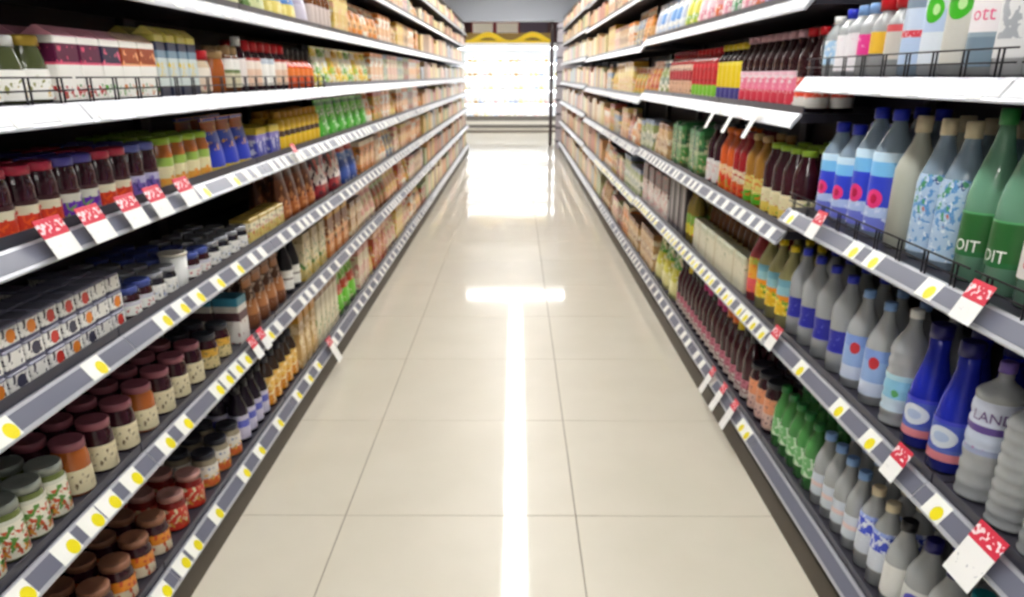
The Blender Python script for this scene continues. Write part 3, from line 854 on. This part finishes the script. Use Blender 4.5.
bottle('d_red', 'juice_bottle', 'red juice bottle with strawberry label', 0.27, 0.04, redg, printed('l_dred', [(0, (226, 90, 50)), (0.5, (236, 220, 190))], [((200, 40, 40), 36, 0.56, 0, 1), ((110, 180, 50), 36, 0.62, 0, 0.5)]), c_dred, (0.05, 0.42), 0.022, 0.02, sh=0.66)
bottle('d_amb', 'juice_bottle', 'amber juice bottle with green label', 0.27, 0.04, mat('amber_juice', (170, 120, 50), 0.15), printed('l_damb', [(0, (90, 170, 40)), (0.4, (226, 210, 120))], [((226, 110, 40), 36, 0.56, 0.2, 1)]), c_tan, (0.05, 0.42), 0.022, 0.02, sh=0.66)
bottle('d_blk', 'juice_bottle', 'black juice bottle with white-red label', 0.27, 0.04, dkglass, printed('l_dblk', [(0, (232, 228, 226))], [((206, 50, 60), 34, 0.56, 0, 0.8)]), c_dark, (0.05, 0.42), 0.022, 0.02, sh=0.66)
# a wrapped multipack of green cans
kind('d_tray', 'can_multipack', 'multipack', 'green shrink-wrapped multipack of cans',
     bevel_box('can_multipack', -0.1, 0.1, -0.15, 0.15, 0, 0.24, printed('tray_print', [(0, (120, 140, 90)), (0.1, (70, 130, 60)), (0.45, (150, 170, 130)), (0.52, (50, 90, 60)), (0.6, (60, 120, 70)), (0.85, (70, 150, 90))],
                                                                    [((196, 190, 150), 26, 0.58, 0.1, 0.8), ((200, 100, 60), 24, 0.66, 0.05, 0.4)]), 0.02),
     [('wrap_band', box('wrap_band', -0.101, 0.101, -0.02, 0.02, 0.01, 0.2405, mat('wrap_green', (40, 110, 66), 0.25)))])
kind('e_long', 'wrapped_pack', 'pack', 'long cream paper-wrapped pack',
     bevel_box('wrapped_pack', -0.03, 0.03, -0.16, 0.16, 0, 0.15, printed('long_print', [(0, (216, 210, 186)), (0.8, (196, 196, 170))], [((150, 160, 120), 26, 0.62, 0.5, 1)]), 0.006),
     [('wrap_band', box('wrap_band', -0.031, 0.031, -0.01, 0.01, 0.004, 0.1505, mat('wrap_cream', (200, 190, 160), 0.4)))])
bottle('e_brown', 'beer_bottle', 'brown drink bottle with gold cap', 0.3, 0.038, brownb, printed('l_ebrown', [(0, (170, 130, 60)), (0.5, (206, 190, 120))]), c_gold, (0.15, 0.45), sh=0.55)
bottle('e_olive', 'beer_bottle', 'olive drink bottle with yellow label', 0.3, 0.04, mat('olive_drink', (150, 130, 60), 0.15), printed('l_eol', [(0, (206, 196, 60)), (0.5, (120, 160, 60))], [((226, 70, 60), 30, 0.64, 0, 1)]), c_red, (0.15, 0.5), sh=0.6)
carton('e_dark', 'tall_box', 'tall dark grey box with silver stripe', 0.14, 0.1, 0.32, printed('edark_print', [(0, (70, 62, 70))], (), [((190, 180, 180), 0.35, 0.45, 0.1, 0.4)]))
carton('e_redw', 'tall_box', 'white and red box with dark top', 0.2, 0.12, 0.26, printed('eredw_print', [(0, (216, 206, 200)), (0.4, (206, 196, 190)), (0.6, (90, 60, 56))], [((200, 50, 50), 18, 0.6, 0, 1), ((110, 66, 50), 16, 0.58, 0.5, 1)]))
for nm, cp, key in (('magenta', c_mag, 'f_mag'), ('orange', c_orange, 'f_ora'), ('yellow', c_yellow, 'f_ylw'), ('black', c_black, 'f_blk')):
    bottle(key, 'syrup_bottle', 'slim dark syrup bottle with %s neck' % nm, 0.31, 0.038, maroong,
           printed('l_' + key, [(0, (206, 196, 190)), (0.5, (190, 110, 130))], [((120, 40, 60), 34, 0.56, 0, 1)]), cp, (0.06, 0.3), 0.06, 0.019, sh=0.55, nk=0.8)
pouch('f_lime', 'snack_bag', 'yellow and green snack bag', 0.2, 0.1, 0.28, printed('flime_print', [(0, (220, 214, 150)), (0.4, (206, 200, 60)), (0.7, (90, 170, 60))], [((240, 236, 200), 18, 0.58, 0, 1)]))
jar('f_peach', 'compote_jar', 'dark compote jar with peach label', 0.2, 0.045, dkglass, printed('l_peach', [(0, (216, 180, 170)), (0.5, (226, 150, 110))], [((120, 70, 90), 34, 0.6, 0, 1)]), c_dark, (0.1, 0.7))
for i, (a, b, nm) in enumerate((((236, 236, 236), (110, 160, 220), 'white and blue'), ((226, 230, 236), (190, 200, 220), 'pearl white'), ((150, 190, 70), (220, 216, 90), 'yellow-green'),
                                ((226, 150, 170), (236, 206, 214), 'pale pink'), ((222, 110, 60), (214, 160, 170), 'coral'), ((126, 90, 170), (200, 190, 220), 'lilac'), ((96, 160, 110), (200, 190, 200), 'mint green'))):
    pouch('a_%d' % i, 'wipes_pack', nm + ' soft pack', 0.15, 0.09, 0.2, printed('a_print%d' % i, [(0, a), (0.4, b), (0.75, a)], [(b, 20, 0.55, 0, 1), ((240, 240, 236), 24, 0.62, 0, 1)]))
# dry goods of the middle of the aisle
PAL = [('tan', (206, 168, 118)), ('cream', (232, 218, 188)), ('orange', (222, 140, 62)), ('brown', (142, 96, 62)), ('pale yellow', (230, 208, 130)), ('peach', (232, 184, 150)),
       ('sage green', (150, 164, 104)), ('white', (240, 236, 226)), ('dusty pink', (214, 150, 140)), ('blue-grey', (134, 150, 176)), ('brick red', (186, 84, 60)), ('mustard', (206, 160, 52))]
for i, (nm, c) in enumerate(PAL):
    c2 = PAL[(i * 5 + 3) % len(PAL)][1]
    c3 = PAL[(i * 7 + 1) % len(PAL)][1]
    pm = printed('dry_print%d' % i, [(0, c), (0.3, tuple((a + b) // 2 for a, b in zip(c, c2))), (0.55, c), (0.85, c2)], [(c3, 14, 0.57, 0.05, 0.8), ((244, 236, 220), 16, 0.62, 0.2, 0.9)])
    for hh, sz in ((0.165, 'x'), (0.2, 's'), (0.25, 't')):
        carton('dry%d%s' % (i, sz), 'dry_goods_carton', nm + ' dry goods carton', 0.17, 0.12, hh, pm)
        pouch('bag%d%s' % (i, sz), 'dry_goods_bag', nm + ' dry goods bag', 0.17, 0.1, hh, pm, cat='bag')

# ------------------------------------------------------------------ stocking
SHELF_WORD = {('L', 0): 'left bottom shelf', ('L', 1): 'left knee-high shelf', ('L', 2): 'left thigh-high shelf', ('L', 3): 'left chest-high shelf', ('L', 4): 'left eye-level shelf',
              ('L', 5): 'left upper shelf', ('L', 6): 'left second-highest shelf', ('L', 7): 'left topmost shelf',
              ('R', 0): 'right bottom shelf', ('R', 1): 'right knee-high shelf', ('R', 2): 'right chest-high shelf', ('R', 3): 'right eye-level shelf', ('R', 4): 'right upper shelf',
              ('R', 5): 'right second-highest shelf', ('R', 6): 'right topmost shelf'}
COUNT = {}
ROWW = ['front row', 'second row', 'third row', 'fourth row']


def deck_at(side, k, y):
    for s, a, b, dk in UNITS:
        if s == side and a <= y < b:
            return dk[k] if k < len(dk) else None
    return None


def put(key, side, k, y, row=0, tier=0, z_extra=0.0, depth=None, turn=None, jit=0.0012, behind=0.0):
    kd = KINDS[key]
    dz = deck_at(side, k, y)
    if dz is None:
        return None
    me = kd['root']
    if 'ext' not in kd:
        kd['ext'] = (max(v.co.x for v in me.vertices), max(v.co.y for v in me.vertices), max(v.co.z for v in me.vertices))
    ex = kd['ext'][0]
    step = depth or (2 * ex + 0.006)
    off = 0.06 + ex + row * step + behind
    sx = -1 if side == 'L' else 1
    x = sx * ((XL if side == 'L' else XR) + off)
    rnd = kd['cat'] in ('bottle', 'jar', 'tub')
    a = 0.0 if side == 'R' else math.pi
    if rnd:
        t = 0.6 if turn is None else turn
        a += (t if side == 'R' else -t) + random.uniform(-0.12, 0.12)
    else:
        a += random.uniform(-0.03, 0.03)
    o = link(kd['name'], me, None, (x + random.uniform(0, jit), y + random.uniform(-jit, jit) * 0.5, dz + 0.0004 + tier * (kd['ext'][2] + 0.0006) + z_extra), a)
    for cn, cm in kd['children']:
        link(cn, cm, o)
    ck = (kd['desc'], side, k, row, tier)
    n = COUNT.get(ck, 0)
    COUNT[ck] = n + 1
    tt = '' if tier == 0 and kd['name'] != 'portion_pack' else ', ' + ('bottom tier', 'middle tier', 'top tier')[tier]
    tag(o, '%s %s from camera, %s%s, %s' % (ordn(n), kd['desc'], ROWW[row], tt, SHELF_WORD[(side, k)]), kd['cat'],
        '%ss on the %s' % (kd['name'].replace('_', ' '), SHELF_WORD[(side, k)]))
    return o


def run(side, k, y0, y1, keys, sp, rows=1, **kw):
    n = max(1, int((y1 - y0) / sp + 1e-6))
    sp2 = (y1 - y0) / n
    for i in range(n):
        ky = keys if isinstance(keys, str) else keys[i % len(keys)]
        for r in range(rows):
            put(ky, side, k, y0 + sp2 * (i + 0.5), r, **kw)


# left, eye level (k=4)
for y, ky in ((1.398, 'olive_g'), (1.488, 'olive_r'), (1.578, 'olive_w'), (1.668, 'olive_w'), (1.758, 'olive_g')):
    for r in range(2):
        put(ky, 'L', 4, y, r)
for y, ky in ((1.855, 'berry_purple'), (1.955, 'berry_purple'), (2.055, 'berry_navy'), (2.155, 'berry_rust'), (2.255, 'berry_rust')):
    for r in range(2):
        put(ky, 'L', 4, y, r)
run('L', 4, 2.31, 2.61, 'slim', 0.075, 2)
run('L', 4, 2.63, 2.76, 'mayo', 0.12, 2)
put('brownlid', 'L', 4, 2.83, 0)
run('L', 4, 2.89, 3.03, 'tancap', 0.07, 2)
put('whitecap', 'L', 4, 3.07, 0)
run('L', 4, 3.11, 3.66, ('redcap', 'redcap', 'redcapw', 'redcapw', 'redcap'), 0.08, 2)
run('L', 4, 3.68, 4.12, 'ketchup', 0.088, 1)
run('L', 4, 4.15, 5.65, ('seas0', 'seas1', 'seas2', 'seas3'), 0.165)
# left, chest (k=3)
seq = ['jam_straw', 'jam_grape', 'jam_straw', 'jam_straw', 'jam_straw', 'jam_grape', 'jam_grape', 'jam_straw', 'jam_straw', 'jam_blue', 'jam_blue']
for i, ky in enumerate(seq):
    for r in range(3):
        put(ky, 'L', 3, 1.37 + 0.083 * i, r)
run('L', 3, 2.26, 2.64, 'honeyj', 0.094, 3)
run('L', 3, 2.65, 3.06, 'bluep', 0.135, 2)
run('L', 3, 3.07, 3.42, 'yelbox', 0.13, 2)
run('L', 3, 3.43, 4.14, 'goldb', 0.088, 2)
run('L', 3, 4.16, 5.5, 'greenp', 0.22)
# left, thigh (k=2)
n = 0
for i in range(9):
    for r in range(3):
        for t in range(3):
            if r == 2 and t == 2 and i % 2:
                continue
            put('mini%d' % ((i * 5 + t * 3 + r + (i * t) % 3) % 4), 'L', 2, 1.30 + 0.07 * i, r, t, jit=0.002)
run('L', 2, 1.93, 2.09, 'bluelid', 0.08, 4)
for y in (2.13, 2.21):
    for r in range(4):
        put('greylid', 'L', 2, y, r)
put('whitetub', 'L', 2, 2.30, 0)
for r in range(1, 4):
    put('bluelid', 'L', 2, 2.30, r)
for y in (2.39, 2.47):
    for r in range(4):
        put('bluelid', 'L', 2, y, r)
run('L', 2, 2.515, 2.9, 'greylid', 0.08, 3)
run('L', 2, 2.9, 3.35, 'teabox', 0.11, 1)
run('L', 2, 3.38, 3.95, 'brownp', 0.14, 2)
run('L', 2, 3.98, 4.62, 'redbag', 0.31)
run('L', 2, 4.64, 5.06, 'bluebag', 0.21)
# left, knee (k=1)
run('L', 1, 1.13, 1.54, 'sage', 0.082, 4)
for i, ky in enumerate(('amber', 'maroon', 'maroon', 'amber', 'maroon', 'maroon', 'maroon')):
    for r in range(3):
        put(ky if r == 0 else 'maroon', 'L', 1, 1.60 + 0.116 * i, r)
run('L', 1, 2.37, 2.6, 'blackl', 0.085, 3)
run('L', 1, 2.62, 2.8, 'tealbox', 0.095, 2)
run('L', 1, 2.82, 3.3, 'choc', 0.105, 2)
run('L', 1, 3.32, 3.55, 'liq', 0.08, 2)
run('L', 1, 3.57, 4.05, 'greenbox', 0.125)
run('L', 1, 4.07, 4.62, 'orangebox', 0.14)
# left, bottom (k=0)
run('L', 0, 1.30, 1.95, 'brownj', 0.093, 4)
run('L', 0, 1.96, 2.22, 'rose', 0.087, 4)
run('L', 0, 2.23, 2.57, 'charc', 0.087, 3)
run('L', 0, 2.58, 2.9, 'bluelab', 0.08, 3)
run('L', 0, 2.91, 3.35, 'oran', 0.075, 3)
run('L', 0, 3.37, 3.7, 'slimtan', 0.09, 2)
run('L', 0, 3.71, 4.2, 'slimcream', 0.09, 1)
run('L', 0, 4.22, 4.75, 'limebag', 0.17)
# left, above eye level (k=5)
run('L', 5, 2.3, 2.85, 'thin', 0.1)
run('L', 5, 2.88, 3.5, 'sagebag', 0.21)
run('L', 5, 3.5, 3.92, 'bluepasta', 0.21)
run('L', 5, 3.92, 4.14, 'lilac', 0.21)
run('L', 5, 4.15, 4.6, 'thin', 0.09)

# right, eye level, near bays (k=3)
for y, ky in ((2.545, 'n_pale'), (2.455, 'n_blue'), (2.38, 'n_lblue'), (2.305, 'n_pink'), (2.225, 'n_yel'), (2.135, 'n_bei'), (2.045, 'n_redtxt'), (1.945, 'n_leaf'), (1.845, 'n_leaf2'), (1.745, 'n_ott'), (1.64, 'n_tall'), (1.535, 'n_tall'), (1.43, 'n_tall')):
    for r in range(2):
        put(ky, 'R', 3, y, r, turn=0.45)
# right, chest, near (k=2)
for y, ky in ((2.44, 'n_dots'), (2.32, 'n_dots'), (2.20, 'n_dot'), (2.09, 'n_dot'), (1.96, 'n_frost'), (1.84, 'n_conf'), (1.735, 'n_conf'), (1.625, 'n_green'), (1.515, 'n_green'), (1.405, 'n_sair'), (1.295, 'n_sair')):
    for r in range(2):
        put(ky, 'R', 2, y, r, turn=0.3)
# right, knee (k=1)
for y, ky in ((3.05, 'e_pinkl'), (2.93, 'e_lem'), (2.81, 'e_lem'), (2.69, 'e_lem'), (2.565, 'e_sq'), (2.445, 'e_sq'), (2.32, 'e_sq'), (2.195, 'e_sq'), (2.075, 'e_redm'), (1.95, 'e_redm'), (1.815, 'e_aqua'), (1.695, 'e_cob'), (1.57, 'e_cob'), (1.445, 'e_land'), (1.33, 'e_rib'), (1.22, 'e_rib'), (1.11, 'e_rib')):
    for r in range(2):
        put(ky, 'R', 1, y, r, turn=0.85 if ky == 'e_land' else 0.5)
# right, bottom (k=0)
run('R', 0, 2.20, 2.595, 'f_green', 0.078, 3)
run('R', 0, 1.86, 2.19, 'f_lblue', 0.08, 3)
run('R', 0, 1.69, 1.855, 'f_cream', 0.08, 3)
run('R', 0, 1.6, 1.69, 'f_black', 0.09, 2)
run('R', 0, 1.39, 1.595, 'f_navy', 0.1, 3)
run('R', 0, 1.09, 1.39, 'f_teal', 0.1, 2)
# right, eye level, second section (k=3)
run('R', 3, 2.62, 2.82, 'b_colar', 0.085, 2)
run('R', 3, 2.82, 3.5, 'b_cola', 0.085, 2)
run('R', 3, 3.5, 3.9, 'b_yel', 0.08, 2)
run('R', 3, 3.92, 4.45, 'b_red', 0.088, 1)
run('R', 3, 4.46, 5.1, 'b_crim', 0.09, 1)
# right, chest, second section
run('R', 2, 2.62, 3.05, 'd_mar', 0.1, 3)
run('R', 2, 3.06, 3.3, 'd_amb', 0.085, 2)
run('R', 2, 3.3, 3.48, 'd_red', 0.085, 2)
run('R', 2, 3.48, 3.72, 'd_or', 0.085, 2)
run('R', 2, 3.72, 3.98, 'd_blk', 0.088, 2)
run('R', 2, 4.0, 4.92, 'd_tray', 0.31)
# right, knee, second section
run('R', 1, 3.12, 4.1, 'e_long', 0.325)
run('R', 1, 3.12, 4.1, 'e_brown', 0.085, 1, behind=0.075)
run('R', 1, 4.12, 4.3, 'e_olive', 0.088, 2)
run('R', 1, 4.32, 4.8, 'e_dark', 0.15)
run('R', 1, 4.82, 5.86, 'e_redw', 0.21)
# right, bottom, second section
run('R', 0, 2.62, 2.92, 'f_peach', 0.1, 2)
for i, ky in enumerate(['f_blk', 'f_blk', 'f_ylw', 'f_ora', 'f_ora', 'f_mag', 'f_mag', 'f_blk', 'f_mag', 'f_mag', 'f_blk', 'f_blk', 'f_blk', 'f_ylw', 'f_blk', 'f_blk']):
    for r in range(2):
        put(ky, 'R', 0, 2.98 + 0.092 * i, r)
run('R', 0, 4.45, 5.2, 'f_lime', 0.21)
# right, above eye level
for i, y in enumerate([2.72 + 0.165 * j for j in range(19)]):
    put('a_%d' % ([6, 6, 6, 5, 4, 3, 6, 3, 4, 3, 3, 2, 2, 1, 0, 0, 1, 0, 1][i]), 'R', 4, y)

# dry goods further in, one by one up to nine metres
rd = random.Random(3)
START = {('L', 0): 4.8, ('L', 1): 4.66, ('L', 2): 5.1, ('L', 3): 5.52, ('L', 4): 5.68, ('L', 5): 4.65, ('L', 6): 3.4, ('L', 7): 4.6,
         ('R', 0): 5.22, ('R', 1): 5.94, ('R', 2): 4.95, ('R', 3): 5.13, ('R', 4): 5.95, ('R', 5): 4.2, ('R', 6): 6.0}
WT = [6, 6, 4, 3, 4, 4, 2, 5, 3, 1.5, 2, 3]
WTW = [3, 7, 2, 1, 4, 2, 2, 9, 1, 1, .5, 1]
FAR0 = 8.6
for (side, k), y0 in START.items():
    y = y0 + 0.1
    cur, left = 0, 0
    while y < FAR0:
        if left == 0:
            cur = rd.choices(range(12), WTW if k >= 3 else WT)[0]
            left = rd.choice((1, 2, 2, 3))
            form = rd.choice(('dry', 'dry', 'bag'))
            tall = rd.choice('sst') if (side, k) in (('L', 0), ('L', 1), ('R', 0), ('R', 1), ('R', 2), ('R', 3), ('R', 4)) else 's'
            if (side, k) in (('L', 6), ('L', 7), ('R', 6)):
                tall = 'x'
        left -= 1
        if side == 'R' and abs(y - 5.9) < 0.092:
            y = 5.995
        put('%s%d%s' % (form, cur, tall), side, k, y)
        y += 0.185
# beyond that they are a few pixels each: one mass per side
m_far = bpy.data.materials.new('far_wrappers')
m_far.use_nodes = True
nt = m_far.node_tree
g = nt.nodes.new('ShaderNodeNewGeometry')
cr = nt.nodes.new('ShaderNodeValToRGB')
cr.color_ramp.interpolation = 'CONSTANT'
while len(cr.color_ramp.elements) < 12:
    cr.color_ramp.elements.new(0.5)
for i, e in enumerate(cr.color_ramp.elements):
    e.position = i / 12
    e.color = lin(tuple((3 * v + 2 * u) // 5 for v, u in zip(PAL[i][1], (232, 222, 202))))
nt.links.new(g.outputs['Random Per Island'], cr.inputs[0])
nt.links.new(cr.outputs[0], nt.nodes['Principled BSDF'].inputs['Base Color'])
nt.nodes['Principled BSDF'].inputs['Roughness'].default_value = 0.4
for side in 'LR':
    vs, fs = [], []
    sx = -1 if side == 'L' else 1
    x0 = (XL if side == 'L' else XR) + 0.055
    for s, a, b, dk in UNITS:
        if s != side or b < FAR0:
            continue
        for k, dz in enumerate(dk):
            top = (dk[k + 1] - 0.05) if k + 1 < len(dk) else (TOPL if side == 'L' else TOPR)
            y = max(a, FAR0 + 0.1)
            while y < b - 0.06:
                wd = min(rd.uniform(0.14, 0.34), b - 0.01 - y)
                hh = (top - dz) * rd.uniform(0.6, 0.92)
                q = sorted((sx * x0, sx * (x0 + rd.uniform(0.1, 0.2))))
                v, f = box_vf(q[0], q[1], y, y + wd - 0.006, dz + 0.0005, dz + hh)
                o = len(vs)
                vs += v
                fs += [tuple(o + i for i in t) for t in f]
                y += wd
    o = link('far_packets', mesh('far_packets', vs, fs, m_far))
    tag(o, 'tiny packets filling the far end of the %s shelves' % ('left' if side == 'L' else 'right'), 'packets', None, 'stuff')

# ------------------------------------------------------------------ promotion tags
M_RED = printed('tag_red', [(0, (218, 52, 76))], [((250, 226, 230), 55, 0.55, 0.22, 0.78)])
M_CARD = printed('tag_white', [(0, (246, 245, 243))], [((200, 200, 204), 60, 0.66, 0.3, 0.65)])


def promo(side, k, y, label, wd=0.085, hang=0.0, hgt=0.055, red=True):
    """white card on the sloping rail with a red header standing above it"""
    dz = deck_at(side, k, y)
    sx = -1 if side == 'L' else 1
    o = link('price_tag', None, None, (sx * (XL if side == 'L' else XR), y, dz), 0 if side == 'R' else math.pi)
    n = (-0.89, 0.45)
    d = (0.45, 0.89)

    def card(nm, s0, s1, m, t0):
        out = []
        for t in (t0, t0 + 0.0012):
            for yy in (-wd / 2, wd / 2):
                for s in (s0, s1):
                    out.append((d[0] * s + n[0] * t, yy, -0.04 + d[1] * s + n[1] * t))
        return mesh(nm, out, [(0, 1, 3, 2), (4, 6, 7, 5), (0, 4, 5, 1), (2, 3, 7, 6), (0, 2, 6, 4), (1, 5, 7, 3)], m)
    link('card', card('tag_card', -0.004 - hang, 0.04, M_CARD, 0.017), o)
    if red:
        link('header', card('tag_header', 0.0402, hgt + 0.025, M_RED, 0.017), o)
    tag(o, label, 'price tag', 'promotion tags on the %s shelves' % ('left' if side == 'L' else 'right'))


for i, y in enumerate((1.575, 1.73, 1.905, 2.055, 2.24)):
    promo('L', 3, y, ordn(i) + ' red-headed price tag from camera under the dark jam jars', wd=0.095)
promo('L', 1, 2.63, 'nearer of two red-headed price tags under the teal-topped biscuit boxes', wd=0.06)
promo('L', 1, 2.73, 'farther of two red-headed price tags under the teal-topped biscuit boxes', wd=0.06)
promo('L', 0, 3.72, 'red-headed price tag jutting over the floor from left bottom shelf', hang=0.05)
promo('L', 3, 3.42, 'small red-headed price tag under the gold syrup bottles', wd=0.06)
promo('R', 2, 2.27, 'red-headed price tag under the blue bottles with pink dots', wd=0.07)
promo('R', 2, 1.44, 'red-headed price tag under the green mineral water bottles', wd=0.075)
promo('R', 1, 2.50, 'red-headed price tag under the lemon drink bottles', wd=0.07)
promo('R', 1, 1.59, 'red-headed price tag under the aqua-labelled ribbed water bottle', wd=0.065)
promo('R', 1, 1.24, 'large red-headed price tag under the ribbed clear bottles, nearest camera', wd=0.09, hang=0.035)
for i, y in enumerate((2.87, 3.05, 3.25)):
    promo('R', 0, y, ordn(i) + ' red-headed price tag from camera jutting from right bottom shelf', wd=0.06, hang=0.045)
for i, y in enumerate((2.95, 3.25, 3.55)):
    promo('R', 3, y, ordn(i) + ' white hanging strip from camera below the dark soda bottles', wd=0.05, hang=0.07, hgt=0.03, red=False)

# ------------------------------------------------------------------ the far end
col_o = tag(link('steel_column', bevel_box('steel_column', -0.035, 0.035, -0.035, 0.035, 0, 2.459, mat('column_dark', (74, 60, 62), 0.5), 0.006), None, (0.75, 17.7, 0)),
            'slim dark steel column at the far end of the right shelving', 'column')
er = link('end_rack', None, None, (1.05, 17.3, 0))
tag(er, 'pale grey end rack beside the slim dark column', 'rack')
link('back', box('rack_back', 0.2, 0.22, -0.3, 0.3, 0, 2.4, mat('rack_grey', (196, 190, 200), 0.5)), er)
for i in range(9):
    link('rack_shelf', box('rack_shelf', -0.22, 0.2, -0.3, 0.3, 0.12 + 0.27 * i, 0.15 + 0.27 * i, mat('rack_shelf', (90, 84, 92), 0.5)), er)
for sy in (-0.29, 0.29):
    link('rack_side', box('rack_side', -0.2, 0.2, sy - 0.006, sy + 0.006, 0, 2.4, mat('rack_grey', (196, 190, 200))), er)

ch = link('chiller_cabinet', None, None, (0, 21.8, 0))
tag(ch, 'bright white open chiller cabinet across the far end of the aisle', 'chiller')
M_CW = mat('chiller_white', (246, 247, 248), 0.45)
M_CG = mat('chiller_bumper', (120, 116, 112), 0.5)
CW = 3.2
link('back', box('chiller_back', -CW, CW, 0.8, 0.85, 0, 2.2, M_CW), ch)
link('base', box('chiller_base', -CW, CW, 0.0, 0.8, 0.06, 0.36, mat('chiller_base', (240, 236, 230), 0.4)), ch)
link('bumper', box('chiller_bumper', -CW, CW, -0.03, 0.0, 0.12, 0.2, M_CG), ch)
link('foot_rail', box('chiller_foot', -CW, CW, 0.02, 0.8, 0, 0.06, mat('chiller_foot', (150, 142, 134), 0.6)), ch)
link('nose', box('chiller_nose', -CW, CW, -0.005, 0.04, 0.3, 0.42, M_CG), ch)
link('canopy', box('chiller_canopy', -CW, CW, 0.0, 0.85, 2.1, 2.2, M_CW), ch)
for sx in (-CW, CW):
    link('end_panel', box('chiller_end', sx - 0.02, sx + 0.02, 0, 0.85, 0.06, 2.2, M_CW), ch)
for i, z in enumerate((0.72, 1.06, 1.4, 1.74)):
    sh = link('shelf', box('chiller_shelf', -CW + 0.03, CW - 0.03, 0.28, 0.79, z - 0.02, z, M_CW), ch)
    link('shelf_lamp', box('chiller_shelf_lamp', -CW + 0.05, CW - 0.05, 0.3, 0.33, z - 0.045, z - 0.021, mat('chill_glow', (246, 250, 255), 0.5, emit=CHILL)), ch)
link('canopy_lamp', box('chiller_canopy_lamp', -CW + 0.05, CW - 0.05, 0.03, 0.1, 2.06, 2.099, mat('chill_glow', (246, 250, 255))), ch)
CP = [('white', (244, 244, 242)), ('pale blue', (196, 210, 236)), ('pale yellow', (244, 236, 160)), ('pale pink', (244, 206, 206)), ('white', (246, 246, 246)), ('tan', (206, 166, 100)), ('cream', (246, 238, 216))]
cnt = {}
ck_me = {}
for i, z in enumerate((0.36, 0.72, 1.06, 1.4, 1.74)):
    y = -1.35
    while y < 1.1:
        j = rd.randrange(7)
        nm, c = CP[j]
        if j not in ck_me:
            ck_me[j] = (lathe('chilled_tub', [(0.05, 0), (0.058, 0.12)], printed('chill_print%d' % j, [(0, c), (0.6, W)]), 12), lathe('tub_lid', [(0.06, 0.118), (0.06, 0.128), (0.054, 0.13)], mat('chill_lid%d' % j, c, 0.4), 12))
        o = link('chilled_tub', ck_me[j][0], None, (y, 21.8 + 0.36, z + 0.0005))
        link('lid', ck_me[j][1], o)
        n = cnt.get((i, nm), 0)
        cnt[(i, nm)] = n + 1
        tag(o, '%s %s tub from left on the chiller\'s %s shelf' % (ordn(n), nm, ('bottom', 'second', 'third', 'fourth', 'top')[i]), 'tub', 'tubs in the chiller')
        y += 0.135
# yellow wave sign above the chiller
vs, fs = [], []
NP = 60
for s in (0, 1):
    for i in range(NP + 1):
        u = i / NP
        x = -1.3 + 2.2 * u
        wv = 2.36 + 0.1 * math.cos(2 * math.pi * (x + 0.72) / 1.15)
        yy = 21.82 + 0.03 * s
        vs += [(x, yy, max(2.2005, wv - 0.13)), (x, yy, wv)]
r2 = 2 * (NP + 1)
for i in range(NP):
    a = 2 * i
    fs += [(a, a + 2, a + 3, a + 1), (r2 + a, r2 + a + 1, r2 + a + 3, r2 + a + 2), (a + 1, a + 3, r2 + a + 3, r2 + a + 1), (a, r2 + a, r2 + a + 2, a + 2)]
fs += [(0, 1, r2 + 1, r2), (2 * NP, r2 + 2 * NP, r2 + 2 * NP + 1, 2 * NP + 1)]
sg = link('wave_sign', None, None, (0, 0, 0))
tag(sg, 'yellow wave-shaped sign above the chiller cabinet', 'sign')
link('wave_band', mesh('wave_band', vs, fs, mat('sign_yellow', (244, 206, 24), 0.4)), sg)
link('base_band', box('sign_base', -1.3, 0.9, 21.86, 21.9, 2.2005, 2.26, mat('sign_yellow', (244, 206, 24))), sg)
link('backing', box('sign_backing', -1.3, 0.9, 21.91, 21.93, 2.2005, 2.44, mat('sign_brown', (150, 120, 60), 0.5)), sg)
for i, (x0, x1, c, lb) in enumerate(((-1.15, -0.6, (255, 244, 226), 'left cream poster with red frame above the chiller'), (-0.52, 0.06, (255, 244, 228), 'right cream poster with red frame above the chiller'),
                                     (0.12, 0.8, (92, 76, 92), 'dark plum poster above the chiller beside the column'))):
    ps = link('wall_poster', None, None, ((x0 + x1) / 2, 22.4, 2.44))
    tag(ps, lb, 'poster', 'posters above the chiller')
    hw = (x1 - x0) / 2
    link('sheet', box('poster_sheet', -hw, hw, 0, 0.01, 0.02, 0.26, mat('poster%d' % i, c, 0.6)), ps)
    fm = mat('poster_frame', (150, 40, 40), 0.5) if i < 2 else mat('poster_frame_dark', (80, 66, 80), 0.5)
    link('frame_edge', box('poster_frame', -hw - 0.02, hw + 0.02, -0.005, 0.012, 0.26, 0.31, fm), ps)
    for s in (-1, 1):
        link('frame_edge', box('poster_frame', s * (hw + 0.01) - 0.02, s * (hw + 0.01) + 0.02, -0.006, 0.012, 0.0, 0.259, fm), ps)
